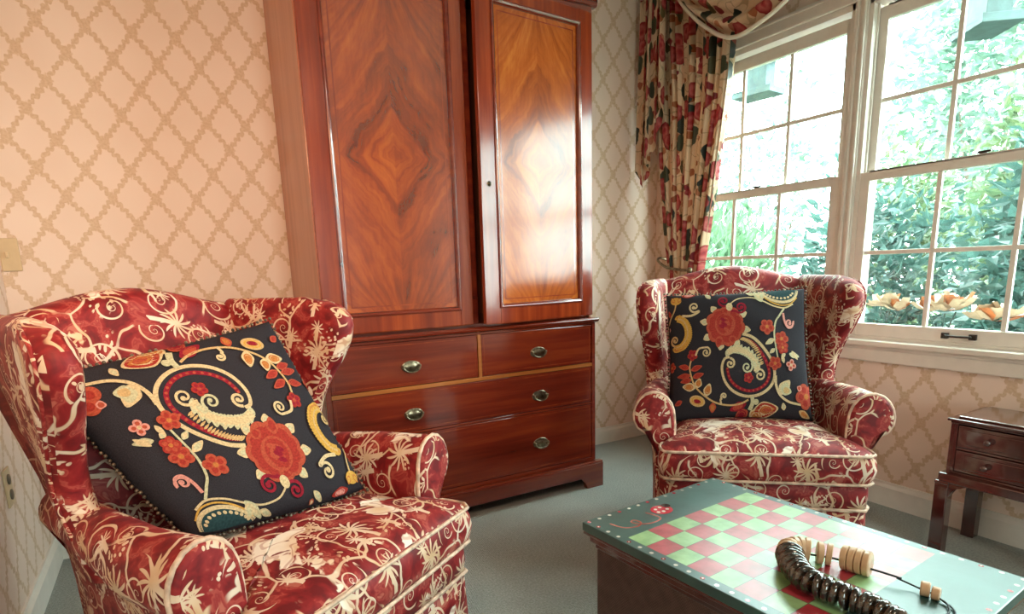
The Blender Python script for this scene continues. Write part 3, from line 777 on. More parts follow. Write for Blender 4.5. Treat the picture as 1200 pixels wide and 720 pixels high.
    leaf((690,585),(745,520),28,'cream','sage'); leaf((700,560),(755,575),24,'sage','tan'); flower((842,590), 62, 5, 'coral', 'red', 'orange', .5); leaf((812,560),(786,548),14,'pink','coral'); leaf((800,660),(860,690),16,'tan','orange')
    leaf((700,410),(720,395),10,'cream','sage'); leaf((712,440),(700,398),9,'cream'); leaf((740,395),(800,405),14,'sage','cream'); leaf((755,380),(790,420),10,'cream'); flower((752,448), 28, 4, 'pink', 'coral', 'cream', .2); leaf((720,660),(712,625),12,'cream','sage')
    # bottom
    ribbon([(548,600),(552,630),(540,665)], 18, 22, 'sage'); leaf((556,672),(690,652),40,'cream','red',.84); leaf((590,668),(670,655),18,'orange','coral'); leaf((545,670),(610,720),34,'cream','orange',.8); leaf((530,668),(470,712),30,'coral','maroon',.7)
    leaf((520,632),(435,668),22,'maroon','coral'); disc((570,625), 14, 'sage', 8)
    # sprig at lower left
    ribbon([(228,410),(215,455),(225,505),(250,555),(300,598),(360,630),(430,642),(490,634),(530,615)], 8, 9, 'tan')
    for p, q in (((215,465),(152,452)), ((222,500),(146,505)), ((222,475),(282,455)), ((232,510),(292,492)), ((228,520),(165,530))): leaf(p, q, 14, 'coral', 'red', .7)
    leaf((250,558),(178,552),20,'cream','orange',.66); leaf((258,560),(272,515),19,'cream','orange',.66); leaf((305,600),(325,540),21,'cream','orange',.66); leaf((345,630),(345,680),18,'coral','orange',.6)
    flower((228,402), 28, 5, 'red', 'maroon', 'coral', .4); curl((300,390), 25, -1.3, 1.3, 10, 'cream', [(245,405),(262,372)])
    disc((262,622), 42, 'tan', 16, 1, .62, .25); disc((262,622), 33, 'gold', 14, 1, .55, .25); disc((262,624), 20, 'maroon', 12, 1, .5, .25)
    curl((402,600), 18, 2.2, 1.1, 10, 'cream', [(390,640),(384,615)]); flower((108,455), 26, 5, 'coral', 'red', 'orange'); leaf((180,620),(140,640),13,'coral','red')
    # gold feather leaf and buds at the left
    fl = spline([(140,208),(172,225),(195,265),(195,312),(165,350),(128,358)], 5)
    for i, p in enumerate(fl): leaf((p[0]-18, p[1]+2), (p[0]+26, p[1]-8+1.2*i), 13, 'gold', 'orange', .5)
    ribbon(fl, 40, 22, 'gold'); ribbon(fl, 8, 4, 'tan'); curl((125,322), 25, 1.9, 1.2, 12, 'tan', [(140,362)])
    curl((232,152), 32, .8, 1.25, 13, 'cream', [(165,198),(215,200),(255,182)])
    ribbon([(128,130),(120,165),(98,205),(84,240)], 8, 7, 'tan'); disc((128,112), 28, 'gold', 10, 1.1, .8); leaf((118,120),(105,90),10,'orange','gold'); leaf((140,120),(155,92),10,'orange','gold'); leaf((98,200),(86,160),8,'coral','red'); leaf((90,250),(84,278),9,'pink','coral')
    return mb, pt
BEADM = plain('bronze_beads', (.16,.12,.08), .35, .5, 60, metal=.4)
def pillow(label, c, yaw, lean, roll, rot180, seed):
    mb, pt = make_pillow_mesh(rot180, seed)
    r = thing('throw_pillow', label, 'pillow', c, group='pair of embroidered pillows'); r.scale = (1.04, 1, 1.04) if rot180 else (1, 1, 1)
    r.rotation_mode = 'XYZ'
    M = Matrix.Rotation(yaw, 4, 'Z') @ Matrix.Rotation(lean, 4, 'X') @ Matrix.Rotation(roll, 4, 'Y')
    r.rotation_euler = M.to_euler('XYZ')
    mb.build('cover', PM, r, True)
    b = MB(); rg = random.Random(3)
    edge = [(t, -1) for t in np.linspace(-1, 1, 40)] + [(1, t) for t in np.linspace(-1, 1, 40)] + [(-t, 1) for t in np.linspace(-1, 1, 40)] + [(-1, -t) for t in np.linspace(-1, 1, 40)]
    for u, v in edge:
        p = Vector(pt(u, v, -1)); q = p*1.022 + Vector((rg.uniform(-.002,.002), rg.uniform(-.006,.004), rg.uniform(-.002,.002))); R_ = .0042
        b.lathe([(0,-R_),(R_*.7,-R_*.7),(R_,0),(R_*.7,R_*.7),(0,R_)], q, 7)
        q = q + Vector((u, 0, v)).normalized()*.006
    o = b.build('bead_fringe', BEADM, r, True)
    return r
pillow('dark embroidered floral pillow tilted in the left wing chair', (.072, 1.478, .682), math.radians(18), math.radians(-31), math.radians(-9), True, 1.0)
pillow('dark embroidered floral pillow upright in the wing chair by the window', (1.792, 1.472, .708), math.radians(-44), math.radians(-22), math.radians(-2), False, 2.2)

# ------------------------------------------------------------------ painted games table
TZ = .44
A = Vector((.807, 1.093)); Bc = Vector((1.302, 1.130)); 
ang = math.atan2(Bc.y-A.y, Bc.x-A.x); TW, TL = .496, .725
ct = thing('coffee_table', 'low table with painted red and green checkerboard top on brown base', 'table', (A.x, A.y, 0), ang)
def table_top_mat():
    g = G('painted_checker_top'); c = g.coord(); x, y, z = g.xyz(c); y = g.math('MULTIPLY', y, -1.0)
    cw, ch = .0635, .0555
    cu = g.math('DIVIDE', g.math('SUBTRACT', x, .026), cw); cv = g.math('DIVIDE', g.math('SUBTRACT', y, .128), ch)
    par = g.math('MODULO', g.math('ADD', g.math('FLOOR', cu), g.math('FLOOR', cv)), 2.0); par = g.math('ABSOLUTE', par)
    inside = g.math('MULTIPLY', g.math('MULTIPLY', g.math('GREATER_THAN', cu, 0.0), g.math('LESS_THAN', cu, 7.0)), g.math('MULTIPLY', g.math('GREATER_THAN', cv, 0.0), g.math('LESS_THAN', cv, 8.0)))
    lu = g.math('ABSOLUTE', g.math('SUBTRACT', g.math('FRACT', cu), .5)); lv = g.math('ABSOLUTE', g.math('SUBTRACT', g.math('FRACT', cv), .5))
    ln = g.math('GREATER_THAN', g.math('MAXIMUM', lu, lv), .485)
    n = g.noise(c, 30, 3); nb = g.noise(c, 8, 2)
    grn = g.ramp(n, [(.3, (.22,.34,.13)), (.7, (.40,.52,.24))]); rd = g.ramp(n, [(.3, (.36,.015,.025)), (.7, (.55,.05,.07))])
    brd = g.ramp(nb, [(.3, (.008,.035,.032)), (.7, (.03,.085,.075))])
    col = g.mix(par, grn, rd); col = g.mix(g.math('MULTIPLY', ln, .8), col, (.03,.05,.03,1)); col = g.mix(inside, brd, col)
    wav = g.math('ADD', g.noise(c, 14, 2, .5, .6), g.math('MULTIPLY', g.noise(c, 60, 2), .25))
    return g.principled(col, .45, spec=.25, coat=1.0, coat_rough=.33, bump=wav, bstr=.5, bdist=.004, ior=1.5, Coat_IOR=1.6, Coat_Tint=(.88,1,.98))
TOPM = table_top_mat()
def paint(name, col): 
    return plain(name, col, .25, .08, 60, coat=1.0, coat_rough=.08)
PW, PR, PB, PC = paint('white_paint', (.75,.68,.6)), paint('red_paint', (.50,.03,.05)), paint('black_paint', (.02,.02,.02)), paint('coral_paint', (.5,.12,.09))
m = MB(); m.box(0, TW, -TL, 0, TZ-.022, TZ); 
mtop = m
m = MB(); m.box(.001, TW-.001, -TL+.001, -.001, TZ-.030, TZ-.0225); m.box(.012, TW-.012, -TL+.012, -.012, TZ-.05, TZ-.030); m.box(.022, TW-.022, -TL+.022, -.022, TZ-.066, TZ-.05)
m.build('top_moulding', DARKWOOD, ct, False, .003)
def leather():
    g = G('brown_wicker_leather'); c = g.coord(); x, y, z = g.xyz(c)
    w = g.math('MULTIPLY', g.math('SINE', g.math('MULTIPLY', z, 900)), g.math('SINE', g.math('MULTIPLY', g.math('ADD', x, y), 900))); n = g.noise(c, 40, 3)
    return g.principled(g.ramp(n, [(.3, (.050,.022,.016)), (.7, (.085,.042,.032))]), .5, bump=g.math('ADD', w, n), bstr=.3, bdist=.002)
m = MB(); m.box(.024, TW-.024, -TL+.024, -.024, .03, TZ-.066); m.build('base_box', leather(), ct, False, .006)
for x, y in ((.05,-.05),(TW-.05,-.05),(.05,-TL+.05),(TW-.05,-TL+.05)):
    m = MB(); m.lathe([(0,0),(.018,0),(.026,.012),(.022,.03),(0,.03)], (x, y, 0), 14); m.build('foot', DARKWOOD, ct, True)
# painted details on the top
def flat_disc(mb, x, y, r, z, mat, n=14, ry=None):
    V = [(x, y, z)] + [(x+r*math.cos(2*PI*k/n), y+(ry or r)*math.sin(2*PI*k/n), z) for k in range(n)]
    mb.add(V, [(0, 1+k, 1+(k+1) % n) for k in range(n)], None, mat)
m = MB(); z = TZ+.0004; k = 0; m = mtop
for i in range(15):
    for e_ in (0, 1):
        x = .012 + i*(TW-.024)/14; flat_disc(m, x, -.012 if e_ == 0 else -TL+.012, .0048, z, 1 if (i % 3) else 2)
for i in range(1, 21):
    for x in (.012, TW-.012): flat_disc(m, x, -.012-i*(TL-.024)/21, .0048, z, 2 if (i % 3) == 1 else 1); 
for i in range(1, 21):
    for x in (.012, TW-.012):
        if (i % 3) == 1: flat_disc(m, x, -.012-i*(TL-.024)/21, .0022, z+.0002, 1, 8)
# ladybird and its looping trail
bx, by = .205, -.068
flat_disc(m, bx, by, .030, z, 2, 20, .026); flat_disc(m, bx+.028, by+.012, .012, z+.0001, 3)
for dx, dy in ((-.012,.010),(.006,.012),(-.004,-.010),(.014,-.006),(-.018,-.006)): flat_disc(m, bx+dx, by+dy, .0048, z+.0003, 1, 10)
tr = spline([(.16,-.055),(.165,-.10),(.13,-.108),(.10,-.095),(.092,-.075),(.105,-.07),(.108,-.09),(.085,-.10),(.055,-.085),(.045,-.05)], 6)
V = []
for i, p in enumerate(tr):
    a, b = tr[max(i-1, 0)], tr[min(i+1, len(tr)-1)]; d = b-a; d = d/np.linalg.norm(d); nn = np.array((-d[1], d[0]))*.0022; V += [(*(p+nn), z), (*(p-nn), z)]
m.add(V, [(2*i, 2*i+1, 2*i+3, 2*i+2) for i in range(len(tr)-1)], None, 4)
m.build('table_top', [TOPM, PW, PR, PB, PC], ct, False, .002)

# ------------------------------------------------------------------ bead necklace
WOODB = mahogany('pale_wood_bead', (.34,.18,.09), (.52,.31,.17), (.66,.45,.28), axis='y', rough=.4, coat=.2)
def shellm():
    g = G('polished_dark_bead'); c = g.coord(); n = g.noise(c, 55, 3)
    return g.principled(g.ramp(n, [(.35, (.008,.007,.007)), (.55, (.035,.022,.014)), (.75, (.14,.07,.03))]), .12, coat=1.0, coat_rough=.05)
SHELL = shellm(); CORD = plain('black_cord', (.012,.016,.02), .6, .1)
nk = thing('bead_necklace', 'necklace of dark glossy and pale wooden beads lying on the checkerboard table', 'necklace', (1.034, .588, TZ))
def nl(x, y, z=0): return (x-1.03, y-.60, z)
dark_path = spline([nl(1.020,.700), nl(.985,.665), nl(.962,.625), nl(.960,.585), nl(.968,.545), nl(.972,.505), nl(.968,.465)], 8)
wood_path = spline([nl(1.020,.700), nl(1.040,.712), nl(1.062,.702), nl(1.078,.682), nl(1.094,.660), nl(1.104,.630), nl(1.112,.600), nl(1.120,.570), nl(1.126,.540)], 8)
def at_len(path, s_):
    d = 0
    for i in range(1, len(path)):
        L_ = float(np.linalg.norm(np.array(path[i])-np.array(path[i-1])))
        if d + L_ >= s_: 
            t = (s_-d)/L_; p = np.array(path[i-1])+(np.array(path[i])-np.array(path[i-1]))*t; q = np.array(path[i])-np.array(path[i-1]); return p, math.atan2(q[1], q[0])
        d += L_
    return np.array(path[-1]), math.atan2(path[-1][1]-path[-2][1], path[-1][0]-path[-2][0])
def bead_disc(r, w, n=18):
    b = MB(); b.lathe([(.002,-w*.5),(r*.62,-w*.5),(r*.92,-w*.32),(r,0),(r*.92,w*.32),(r*.62,w*.5),(.002,w*.5)], (0,0,0), n, 'x'); return b
cord_pts = []
s_ = .006; k = 0
while s_ < .265:
    p, a = at_len(dark_path, s_); r = .0285 - .006*(k/18); 
    o = bead_disc(r, .0145).build('dark_bead', SHELL, nk, True); o.location = (p[0], p[1], r); o.rotation_euler = (0, .12*math.sin(k*2.1), a+.18*math.sin(k*1.7))
    s_ += .0150; k += 1
def woodbead(p, a, r, w, tilt=0):
    b = MB(); n = 16
    b.lathe([(.003,-w*.5),(r*.9,-w*.5),(r,-w*.38),(r,w*.38),(r*.9,w*.5),(.003,w*.5)], (0,0,0), n, 'x'); o = b.build('wood_bead', WOODB, nk, True, auto=.6)
    o.location = (p[0], p[1], r); o.rotation_euler = (0, tilt, a)
for i, s_ in enumerate((.010,.022,.034,.046,.058)): p, a = at_len(wood_path, s_); woodbead(p, a, .0255, .0105, .08)
for s_ in (.082,.099): p, a = at_len(wood_path, s_); woodbead(p, a, .0225, .0115, .06)
for i, s_ in enumerate((.128,.141,.154,.167)): p, a = at_len(wood_path, s_); woodbead(p, a, .0245, .0120, -.05)
p2 = nl(1.128,.500); woodbead(p2, -1.2, .0135, .015); woodbead((p2[0]+.002, p2[1]-.017), -1.3, .012, .013)
c1 = [(x, y, .016) for x, y in [tuple(q[:2]) for q in wood_path[::4]]]
c2 = [nl(1.124,.548,.014), nl(1.130,.530,.010), nl(1.132,.515,.008), nl(1.128,.500,.010), nl(1.128,.485,.009), nl(1.128,.470,.004), nl(1.118,.450,.003), nl(1.098,.438,.003), nl(1.070,.435,.003), nl(1.03,.44,.003)]
m = MB(); m.tube([(x, y, .018) for x, y in [tuple(q[:2]) for q in dark_path[::3]]], .0022, 6); m.tube(spline(c1, 2), .0022, 6); m.tube([tuple(q) for q in spline(c2, 5)], .0018, 6); 
c3 = [nl(1.132,.484,.004), nl(1.122,.462,.006), nl(1.100,.448,.003), nl(1.07,.447,.003), nl(1.03,.452,.003)]
m.tube([tuple(q) for q in spline(c3, 5)], .0018, 6); m.build('cord', CORD, nk, True)

# ------------------------------------------------------------------ small chest on stand (side table)
sx, sy0, sy1 = 2.285, .965, .45
st = thing('side_table', 'dark cherry chest on stand with drawers under the window', 'side table', (2.42, .70, 0))
def SL(x): return x-2.42
def SY(y): return y-.70
xf, xb = SL(2.288), SL(2.545)
m = MB(); m.box(xf-.012, xb+.0, SY(.44), SY(.977), .490, .500); m.box(xf-.004, xb, SY(.448), SY(.969), .482, .490); m.build('top', DARKWOOD, st, False, .003)
m = MB(); m.box(xf+.015, xb-.015, SY(.46), SY(.955), .500, .507); m.build('top_inset', GLASSTOP, st, False, .003)
m = MB(); m.box(xf, xb-.01, SY(.955), SY(.968), .30, .482); m.box(xf, xb-.01, SY(.449), SY(.462), .30, .482); m.box(xb-.022, xb-.01, SY(.462), SY(.955), .30, .482); m.box(xf, xb-.022, SY(.462), SY(.955), .30, .312)
m.box(xf, xf+.014, SY(.945), SY(.956), .312, .482); m.box(xf, xf+.014, SY(.462), SY(.473), .312, .482); m.box(xf, xf+.014, SY(.473), SY(.945), .392, .400)
m.build('chest_body', DARKWOOD, st, False, .002)
for za, zb in ((.400,.480), (.314,.392)):
    d = MB(); d.box(xf-.003, xf+.012, SY(.475), SY(.943), za+.002, zb-.002); d.box(xf-.006, xf-.002, SY(.50), SY(.918), za+.014, zb-.014); o = d.build('drawer', DARKWOOD, st, False, .002)
    for yy in (.85, .57):
        h = MB(); h.lathe([(0,-.030),(.009,-.028),(.011,-.02),(.005,-.012),(.005,-.006),(.016,-.005),(.016,-.003),(0,-.003)], (xf, SY(yy), (za+zb)/2), 14, 'x'); h.build('knob', DARKWOOD, o, True)
m = MB(); m.box(xf-.012, xb, SY(.44), SY(.985), .268, .302); m.build('stand_frame', DARKWOOD, st, False, .004)
for lx_, ly_ in ((xf-.018, SY(.948)), (xf-.018, SY(.434)), (xb-.034, SY(.948)), (xb-.034, SY(.434))):
    m = MB(); m.box(lx_, lx_+.042, ly_, ly_+.042, 0, .272); m.box(lx_-.001, lx_+.043, ly_-.001, ly_+.043, .262, .274); m.build('leg', DARKWOOD, st, False, .003)
for yq, sg in ((SY(.948), -1), (SY(.476), 1)):
    m = MB(); pts = [(0,0),(.05,0),(.03,-.008),(.012,-.022),(0,-.05)]
    m.loft([[(xx, yq+sg*p, .268+q) for p, q in pts] for xx in (xf-.012, xf+.010)]); m.build('leg_bracket', DARKWOOD, st, False, .001)

# ------------------------------------------------------------------ curtains
def chintz():
    g = G('floral_chintz'); uv = g.vmath('MULTIPLY', g.coord('UV'), (1.15,1.0,1))
    uw = g.vmath('ADD', uv, g.vmath('MULTIPLY', g.vmath('SUBTRACT', g.noise(uv, 16, 2, out=1), (.5,.5,.5)), (.05,.05,0)))
    base = g.ramp(g.noise(uv, 5, 2), [(.3, (.66,.44,.26)), (.7, (.78,.60,.42))])
    def vor(scale, off, rnd=.9, sxy=(1,1,1)):
        v = g.n('TexVoronoi', {'Vector': g.vmath('MULTIPLY', g.vmath('ADD', uw, (off, off*.6, 0)), sxy), 'Scale': scale, 'Randomness': rnd}, voronoi_dimensions='2D'); return v.outputs['Distance'], g.xyz(v.outputs['Color'])
    d1, c1 = vor(7.5, 0.0); m1 = g.math('MULTIPLY', g.math('SUBTRACT', 1.0, g.sstep(d1, .33, .37)), g.math('GREATER_THAN', c1[0], .33))
    rose = g.ramp(g.math('ADD', d1, g.math('MULTIPLY', g.noise(uw, 40, 2), .22)), [(.08, (.20,.010,.015)), (.2, (.42,.035,.04)), (.3, (.52,.12,.10)), (.42, (.30,.02,.025))])
    d2, c2 = vor(11, 3.7, 1, (1,.62,1)); m2 = g.math('MULTIPLY', g.math('SUBTRACT', 1.0, g.sstep(d2, .30, .33)), g.math('GREATER_THAN', c2[0], .42))
    leafc = g.ramp(c2[1], [(.2, (.022,.030,.022)), (.55, (.05,.065,.035)), (.9, (.12,.085,.03))])
    d3, c3 = vor(17, 8.1, 1, (.7,1,1)); m3 = g.math('MULTIPLY', g.math('SUBTRACT', 1.0, g.sstep(d3, .28, .33)), g.math('GREATER_THAN', c3[0], .55))
    budc = g.ramp(c3[1], [(.3, (.34,.10,.035)), (.6, (.50,.20,.10)), (.9, (.24,.02,.03))])
    nn = g.noise(uw, 12, 0); stem = g.math('SUBTRACT', 1.0, g.sstep(g.math('ABSOLUTE', g.math('SUBTRACT', nn, .5)), .015, .022))
    col = g.mix(g.math('MULTIPLY', stem, .45), base, (.22,.13,.06,1)); col = g.mix(m3, col, budc); col = g.mix(m2, col, leafc); col = g.mix(m1, col, rose)
    p = g.n('BsdfPrincipled'); g.nt.links.new(col, p.inputs['Base Color']); p.inputs['Roughness'].default_value = .45; p.inputs['Specular IOR Level'].default_value = .35
    tr = g.n('BsdfTranslucent', {'Color': col}); mx = g.n('MixShader', {0: .22, 1: p.outputs[0], 2: tr.outputs[0]}); g.nt.links.new(mx.outputs[0], g.out.inputs[0]); return g.m
CHINTZ = chintz(); LINING = plain('cream_lining', (.74,.66,.55), .7, .05)
def sheet(mb, grid, uvs, thick, mat=0, matb=0):
    """thick cloth sheet from a grid of points"""
    R, C = len(grid), len(grid[0]); P = np.array(grid, float); N = np.zeros_like(P)
    du = np.gradient(P, axis=1); dv = np.gradient(P, axis=0); N = np.cross(du, dv); N /= np.maximum(np.linalg.norm(N, axis=2, keepdims=True), 1e-9)
    for side, mt in ((.5, mat), (-.5, matb)):
        V = (P + N*thick*side).reshape(-1, 3); F = []; U = []
        for i in range(R-1):
            for j in range(C-1):
                q = (i*C+j, i*C+j+1, (i+1)*C+j+1, (i+1)*C+j); F.append(q); U.append([uvs[k//C][k % C] for k in q])
        mb.add([tuple(v) for v in V], F, U, mt)
    rim = [(0, j) for j in range(C)] + [(i, C-1) for i in range(1, R)] + [(R-1, j) for j in range(C-2, -1, -1)] + [(i, 0) for i in range(R-2, 0, -1)]
    for k in range(len(rim)):
        a, b = rim[k], rim[(k+1) % len(rim)]
        mb.add([tuple(P[a]+N[a]*thick*.5), tuple(P[b]+N[b]*thick*.5), tuple(P[b]-N[b]*thick*.5), tuple(P[a]-N[a]*thick*.5)], [(0,1,2,3)], [[(0,0),(.01,0),(.01,.01),(0,.01)]], matb)
cur = thing('window_curtain', 'pleated floral chintz curtain hanging in the corner beside the window', 'curtain', (2.45, 2.40, 0))
zk = [.03,.5,.85,1.0,1.2,1.5,1.9,2.2,2.40]
ya = [2.20,2.22,2.262,2.268,2.235,2.190,2.135,2.12,2.12]     # window side edge
yb_ = [2.60,2.56,2.50,2.495,2.53,2.565,2.60,2.64,2.66]      # corner side edge
grid = []; uvs = []
NP, NC = 12, 190
for i, z in enumerate(np.linspace(.03, 2.40, 70)):
    y0, y1 = sm(zk, ya, z), sm(zk, yb_, z); w = y1-y0; row = []; ur = []
    for j in range(NC):
        s_ = j/(NC-1); ph = s_*NP*2*PI + .5*math.sin(3*z+s_*5)
        amp = .020 + .012*math.sin(ph*.37+1.2) ; amp *= interp([0,.85,1.05,2.2,2.4],[1.0,.85,.85,1,.7], z)
        row.append((2.462 + amp*math.sin(ph) + .008*math.sin(ph*2.3+z*2) - 2.45, y0 + w*s_ + .006*math.cos(ph) - 2.40, z)); ur.append((s_*1.15, z))
    grid.append(row); uvs.append(ur)
m = MB(); sheet(m, grid, uvs, .003); m.build('drapery_panel', CHINTZ, cur, True)
# tail hanging at the corner side
tail = tag(bpy.data.objects.new('curtain_tail', None), 'stepped floral chintz tail folded over the corner side of the curtain', 'curtain'); COL.objects.link(tail); tail.location = (2.382, 2.58, 0)
grid = []; uvs = []
NC = 70; 
for i in range(46):
    t = i/45; row = []; ur = []
    for j in range(NC):
        s_ = j/(NC-1)                                   # 0 window side, 1 corner side
        zb = interp([0,.25,.5,.75,.9,1],[1.95,1.74,1.62,1.50,1.47,1.56], s_); z = 2.42 - (2.42-zb)*t
        ph = s_*4*2*PI; spread = .8+.2*t
        y = lerp(2.475, 2.69, s_) - .03*(1-t)*s_ 
        x = 2.392 - .022*math.sin(ph)*spread - .012*math.cos(ph*.5) + .018*s_
        row.append((x-2.40, y-2.58+.012*math.cos(ph), z)); ur.append((s_*.8+2.3, z))
    grid.append(row); uvs.append(ur)
m = MB(); sheet(m, grid, uvs, .003); m.build('folded_tail', CHINTZ, tail, True)
# swag
sw = tag(bpy.data.objects.new('curtain_swag', None), 'floral chintz swag with white edge draped above the window', 'curtain'); COL.objects.link(sw); sw.location = (2.45, 2.1, 0)
grid = []; uvs = []
def swb(s_): return sm([0,.06,.13,.27,.43,.57,.70,.85,1],[2.40,2.345,2.26,2.125,2.022,2.032,2.085,2.20,2.34], s_)
for i in range(48):
    t = i/47; row = []; ur = []
    for j in range(64):
        s_ = j/63; y = lerp(2.465, 1.42, s_); zb = swb(s_); zt = 2.43; z = zt + (zb-zt)*t
        hang = max(0, math.sin(PI*s_))**.6
        x = 2.398 - .075*hang*math.sin(min(1, t*1.05)*PI*.62) - .024*hang*math.sin(t*5*2*PI)
        row.append((x-2.45, y-2.1, z)); ur.append((y*1.1, t*.6+1.0))
    grid.append(row); uvs.append(ur)
m = MB(); sheet(m, grid, uvs, .004); m.build('draped_folds', CHINTZ, sw, True)
lip = grid[-1]
m = MB(); m.tube([(p[0]-.004, p[1], p[2]+.004) for p in lip], .009, 8); m.build('edge_trim', LINING, sw, True)
# brass hold-back
hb = thing('curtain_holdback', 'curved antique brass curtain holdback below the corner curtain', 'curtain hardware', (2.56, 2.54, 1.05))
m = MB(); m.lathe([(0,.012),(.028,.012),(.030,.006),(.022,-.002),(.010,-.006),(.010,-.03)], (0, .0, .0), 18, 'x'); m.build('wall_plate', BRASS, hb, True)
hp = [(-.01,0,0), (-.06,.012,.018), (-.12,.012,.030), (-.165,-.02,.015), (-.175,-.09,-.02), (-.165,-.17,-.035), (-.15,-.235,-.04)]
m = MB(); m.tube([tuple(p) for p in spline(hp, 6)], .007, 10); m.lathe([(0,-.016),(.012,-.012),(.016,0),(.012,.012),(0,.016)], (-.15,-.24,-.04), 14); m.build('hook_arm', BRASS, hb, True)

# ------------------------------------------------------------------ plates on the walls
sp = thing('switch_plate', 'ivory switch plate on the papered wall above left chair', 'light switch', (-.462, YB-.001, 1.15))
m = MB(); m.box(-.022, .035, -.006, 0, -.057, .057); m.build('plate', IVORY, sp, False, .003)
m = MB(); m.box(-.005, .005, -.016, -.006, -.011, .009); m.build('toggle', IVORY, sp, False, .002)
ox = lx(2.235)+.001
op = thing('outlet_plate', 'tan outlet plate low on the left wall', 'electrical outlet', (ox, 2.235, .45), 0)
m = MB(); m.box(0, .006, -.036, .036, -.057, .057); m.build('plate', IVORY, op, False, .002)
for z in (-.024, .024):
    m = MB(); m.lathe([(0,.004),(.016,.004),(.016,.009),(0,.009)], (0,0,z), 16, 'x'); m.build('socket', plain('dark_socket', (.12,.09,.06), .5), op, True)

# ------------------------------------------------------------------ outside
def leafmat(name, c1, c2):
    g = G(name); c = g.coord(); n = g.noise(c, 9, 2)
    col = g.ramp(n, [(.3, c1), (.7, c2)])
    p = g.n('BsdfPrincipled'); g.nt.links.new(col, p.inputs['Base Color']); p.inputs['Roughness'].default_value = .35
    tr = g.n('BsdfTranslucent', {'Color': col}); mx = g.n('MixShader', {0: .4, 1: p.outputs[0], 2: tr.outputs[0]}); g.nt.links.new(mx.outputs[0], g.out.inputs[0]); return g.m
LEAF1 = leafmat('rhododendron_leaf', (.030,.080,.072), (.062,.130,.112)); LEAF2 = leafmat('spear_leaf', (.052,.125,.068), (.11,.185,.10)); LEAF3 = leafmat('tree_leaf', (.07,.145,.112), (.14,.20,.145))
LEAF4 = leafmat('yellow_green_leaf', (.045,.095,.055), (.11,.145,.065)); BARK = plain('bark', (.16,.12,.09), .9, .25, 20)
def leaves(n, box, size, rs, up=.2, aspect=.3):
    """leaf blades: five points each, folded on the midrib"""
    cx, cy, cz, rx, ry, rz = box
    p = rs.normal(size=(n, 3)); p /= np.linalg.norm(p, axis=1, keepdims=True); p *= (.35+.65*rs.random((n, 1))**.6)
    lump = 1 + .16*np.sin(5*p[:, :1]+3*p[:, 2:]) + .12*np.sin(7*p[:, 1:2]+cx*9); p *= lump
    c = np.array((cx, cy, cz)) + p*np.array((rx, ry, rz))
    d = rs.normal(size=(n, 3))*np.array((1, 1, .6)) + np.array((0, 0, up*3)) + p*.8; d /= np.linalg.norm(d, axis=1, keepdims=True)
    q = np.cross(d, rs.normal(size=(n, 3))); q /= np.maximum(np.linalg.norm(q, axis=1, keepdims=True), 1e-6); nn = np.cross(d, q)
    L_ = size*rs.uniform(.7, 1.3, (n, 1)); W_ = L_*aspect*.5
    V = np.stack([c, c+d*L_*.45+q*W_+nn*W_*.3, c+d*L_-nn*L_*.15, c+d*L_*.45-q*W_+nn*W_*.3, c+d*L_*.45], 1).reshape(-1, 3)
    mb = MB(); mb.v = [tuple(v) for v in V.tolist()]
    for i in range(0, 5*n, 5): mb.f += [(i, i+1, i+4), (i+1, i+2, i+4), (i+2, i+3, i+4), (i+3, i, i+4)]
    mb.uv = [None]*len(mb.f); mb.m = [0]*len(mb.f)
    return mb
def bush(name, label, cat, x, y, z0, r, h, n, size, mat, group, up=.2, aspect=.32, seed=1, trunk=True):
    rg = random.Random(seed); rs = np.random.RandomState(seed); t = thing(name, label, cat, (x, y, z0), group=group)
    leaves(n, (0,0,h*.56, r, r, h*.46), size, rs, up, aspect).build('foliage', mat, t, False)
    s_ = MB()
    for k in range(5):
        a = 2*PI*k/5+rg.random(); s_.tube([(0.03*math.cos(a), .03*math.sin(a), 0), (r*.25*math.cos(a), r*.25*math.sin(a), h*.3), (r*.5*math.cos(a), r*.5*math.sin(a), h*.6)], [.018*h/2, .012*h/2, .004], 6)
    s_.build('stems', BARK, t, True)
    return t
GZ = -.35
g = G('garden_soil'); c = g.coord(); GRASS = g.principled(g.ramp(g.noise(c, 3, 4), [(.3, (.03,.06,.03)), (.7, (.08,.12,.06))]), .9)
m = MB(); m.box(-9, 18, -14, 14, GZ-.1, GZ); structure(m.build('ground', GRASS, None, False))
sh = 'rhododendrons outside the windows'
for x, y, r, h, n, lab in [
        (4.0, 1.15, .60, 2.05, 4400, 'dense dark green rhododendron behind the right window'),
        (4.25, 2.42, .54, 1.85, 2600, 'rhododendron between the two windows, partly behind the mullion')]:
    bush('rhododendron_bush', lab, 'bush', x, y, GZ, r, h, n, .105, LEAF1, sh, .05, .40, int(x*100+y*10+9))
for x, y, r, h, n, lab in [
        (5.8, 1.85, .72, 2.8, 3400, 'taller yellow-green bush standing behind the dark rhododendron'),
        (6.6, 3.45, .66, 2.4, 2600, 'yellow-green bush behind the mullion, deeper in the garden')]:
    bush('garden_bush', lab, 'bush', x, y, GZ, r, h, n, .12, LEAF4, 'yellow-green bushes deeper in the garden', .05, .42, int(x*100+y*10))
for x, y, r, h, n, lab in [
        (3.5, 3.42, .30, 1.5, 620, 'bright green spear-leaved plant behind the left window'),
        (4.35, 3.95, .38, 1.7, 760, 'bright green spear-leaved plant close to the curtain side'),
        (5.6, 4.80, .50, 2.0, 900, 'bright green spear-leaved plant deeper in the garden behind left window')]:
    bush('spear_leaf_plant', lab, 'plant', x, y, GZ, r, h, n, .26, LEAF2, 'spear-leaved plants outside', .5, .17, int(x*100+y*10))
trg = 'trees beyond the shrubs'
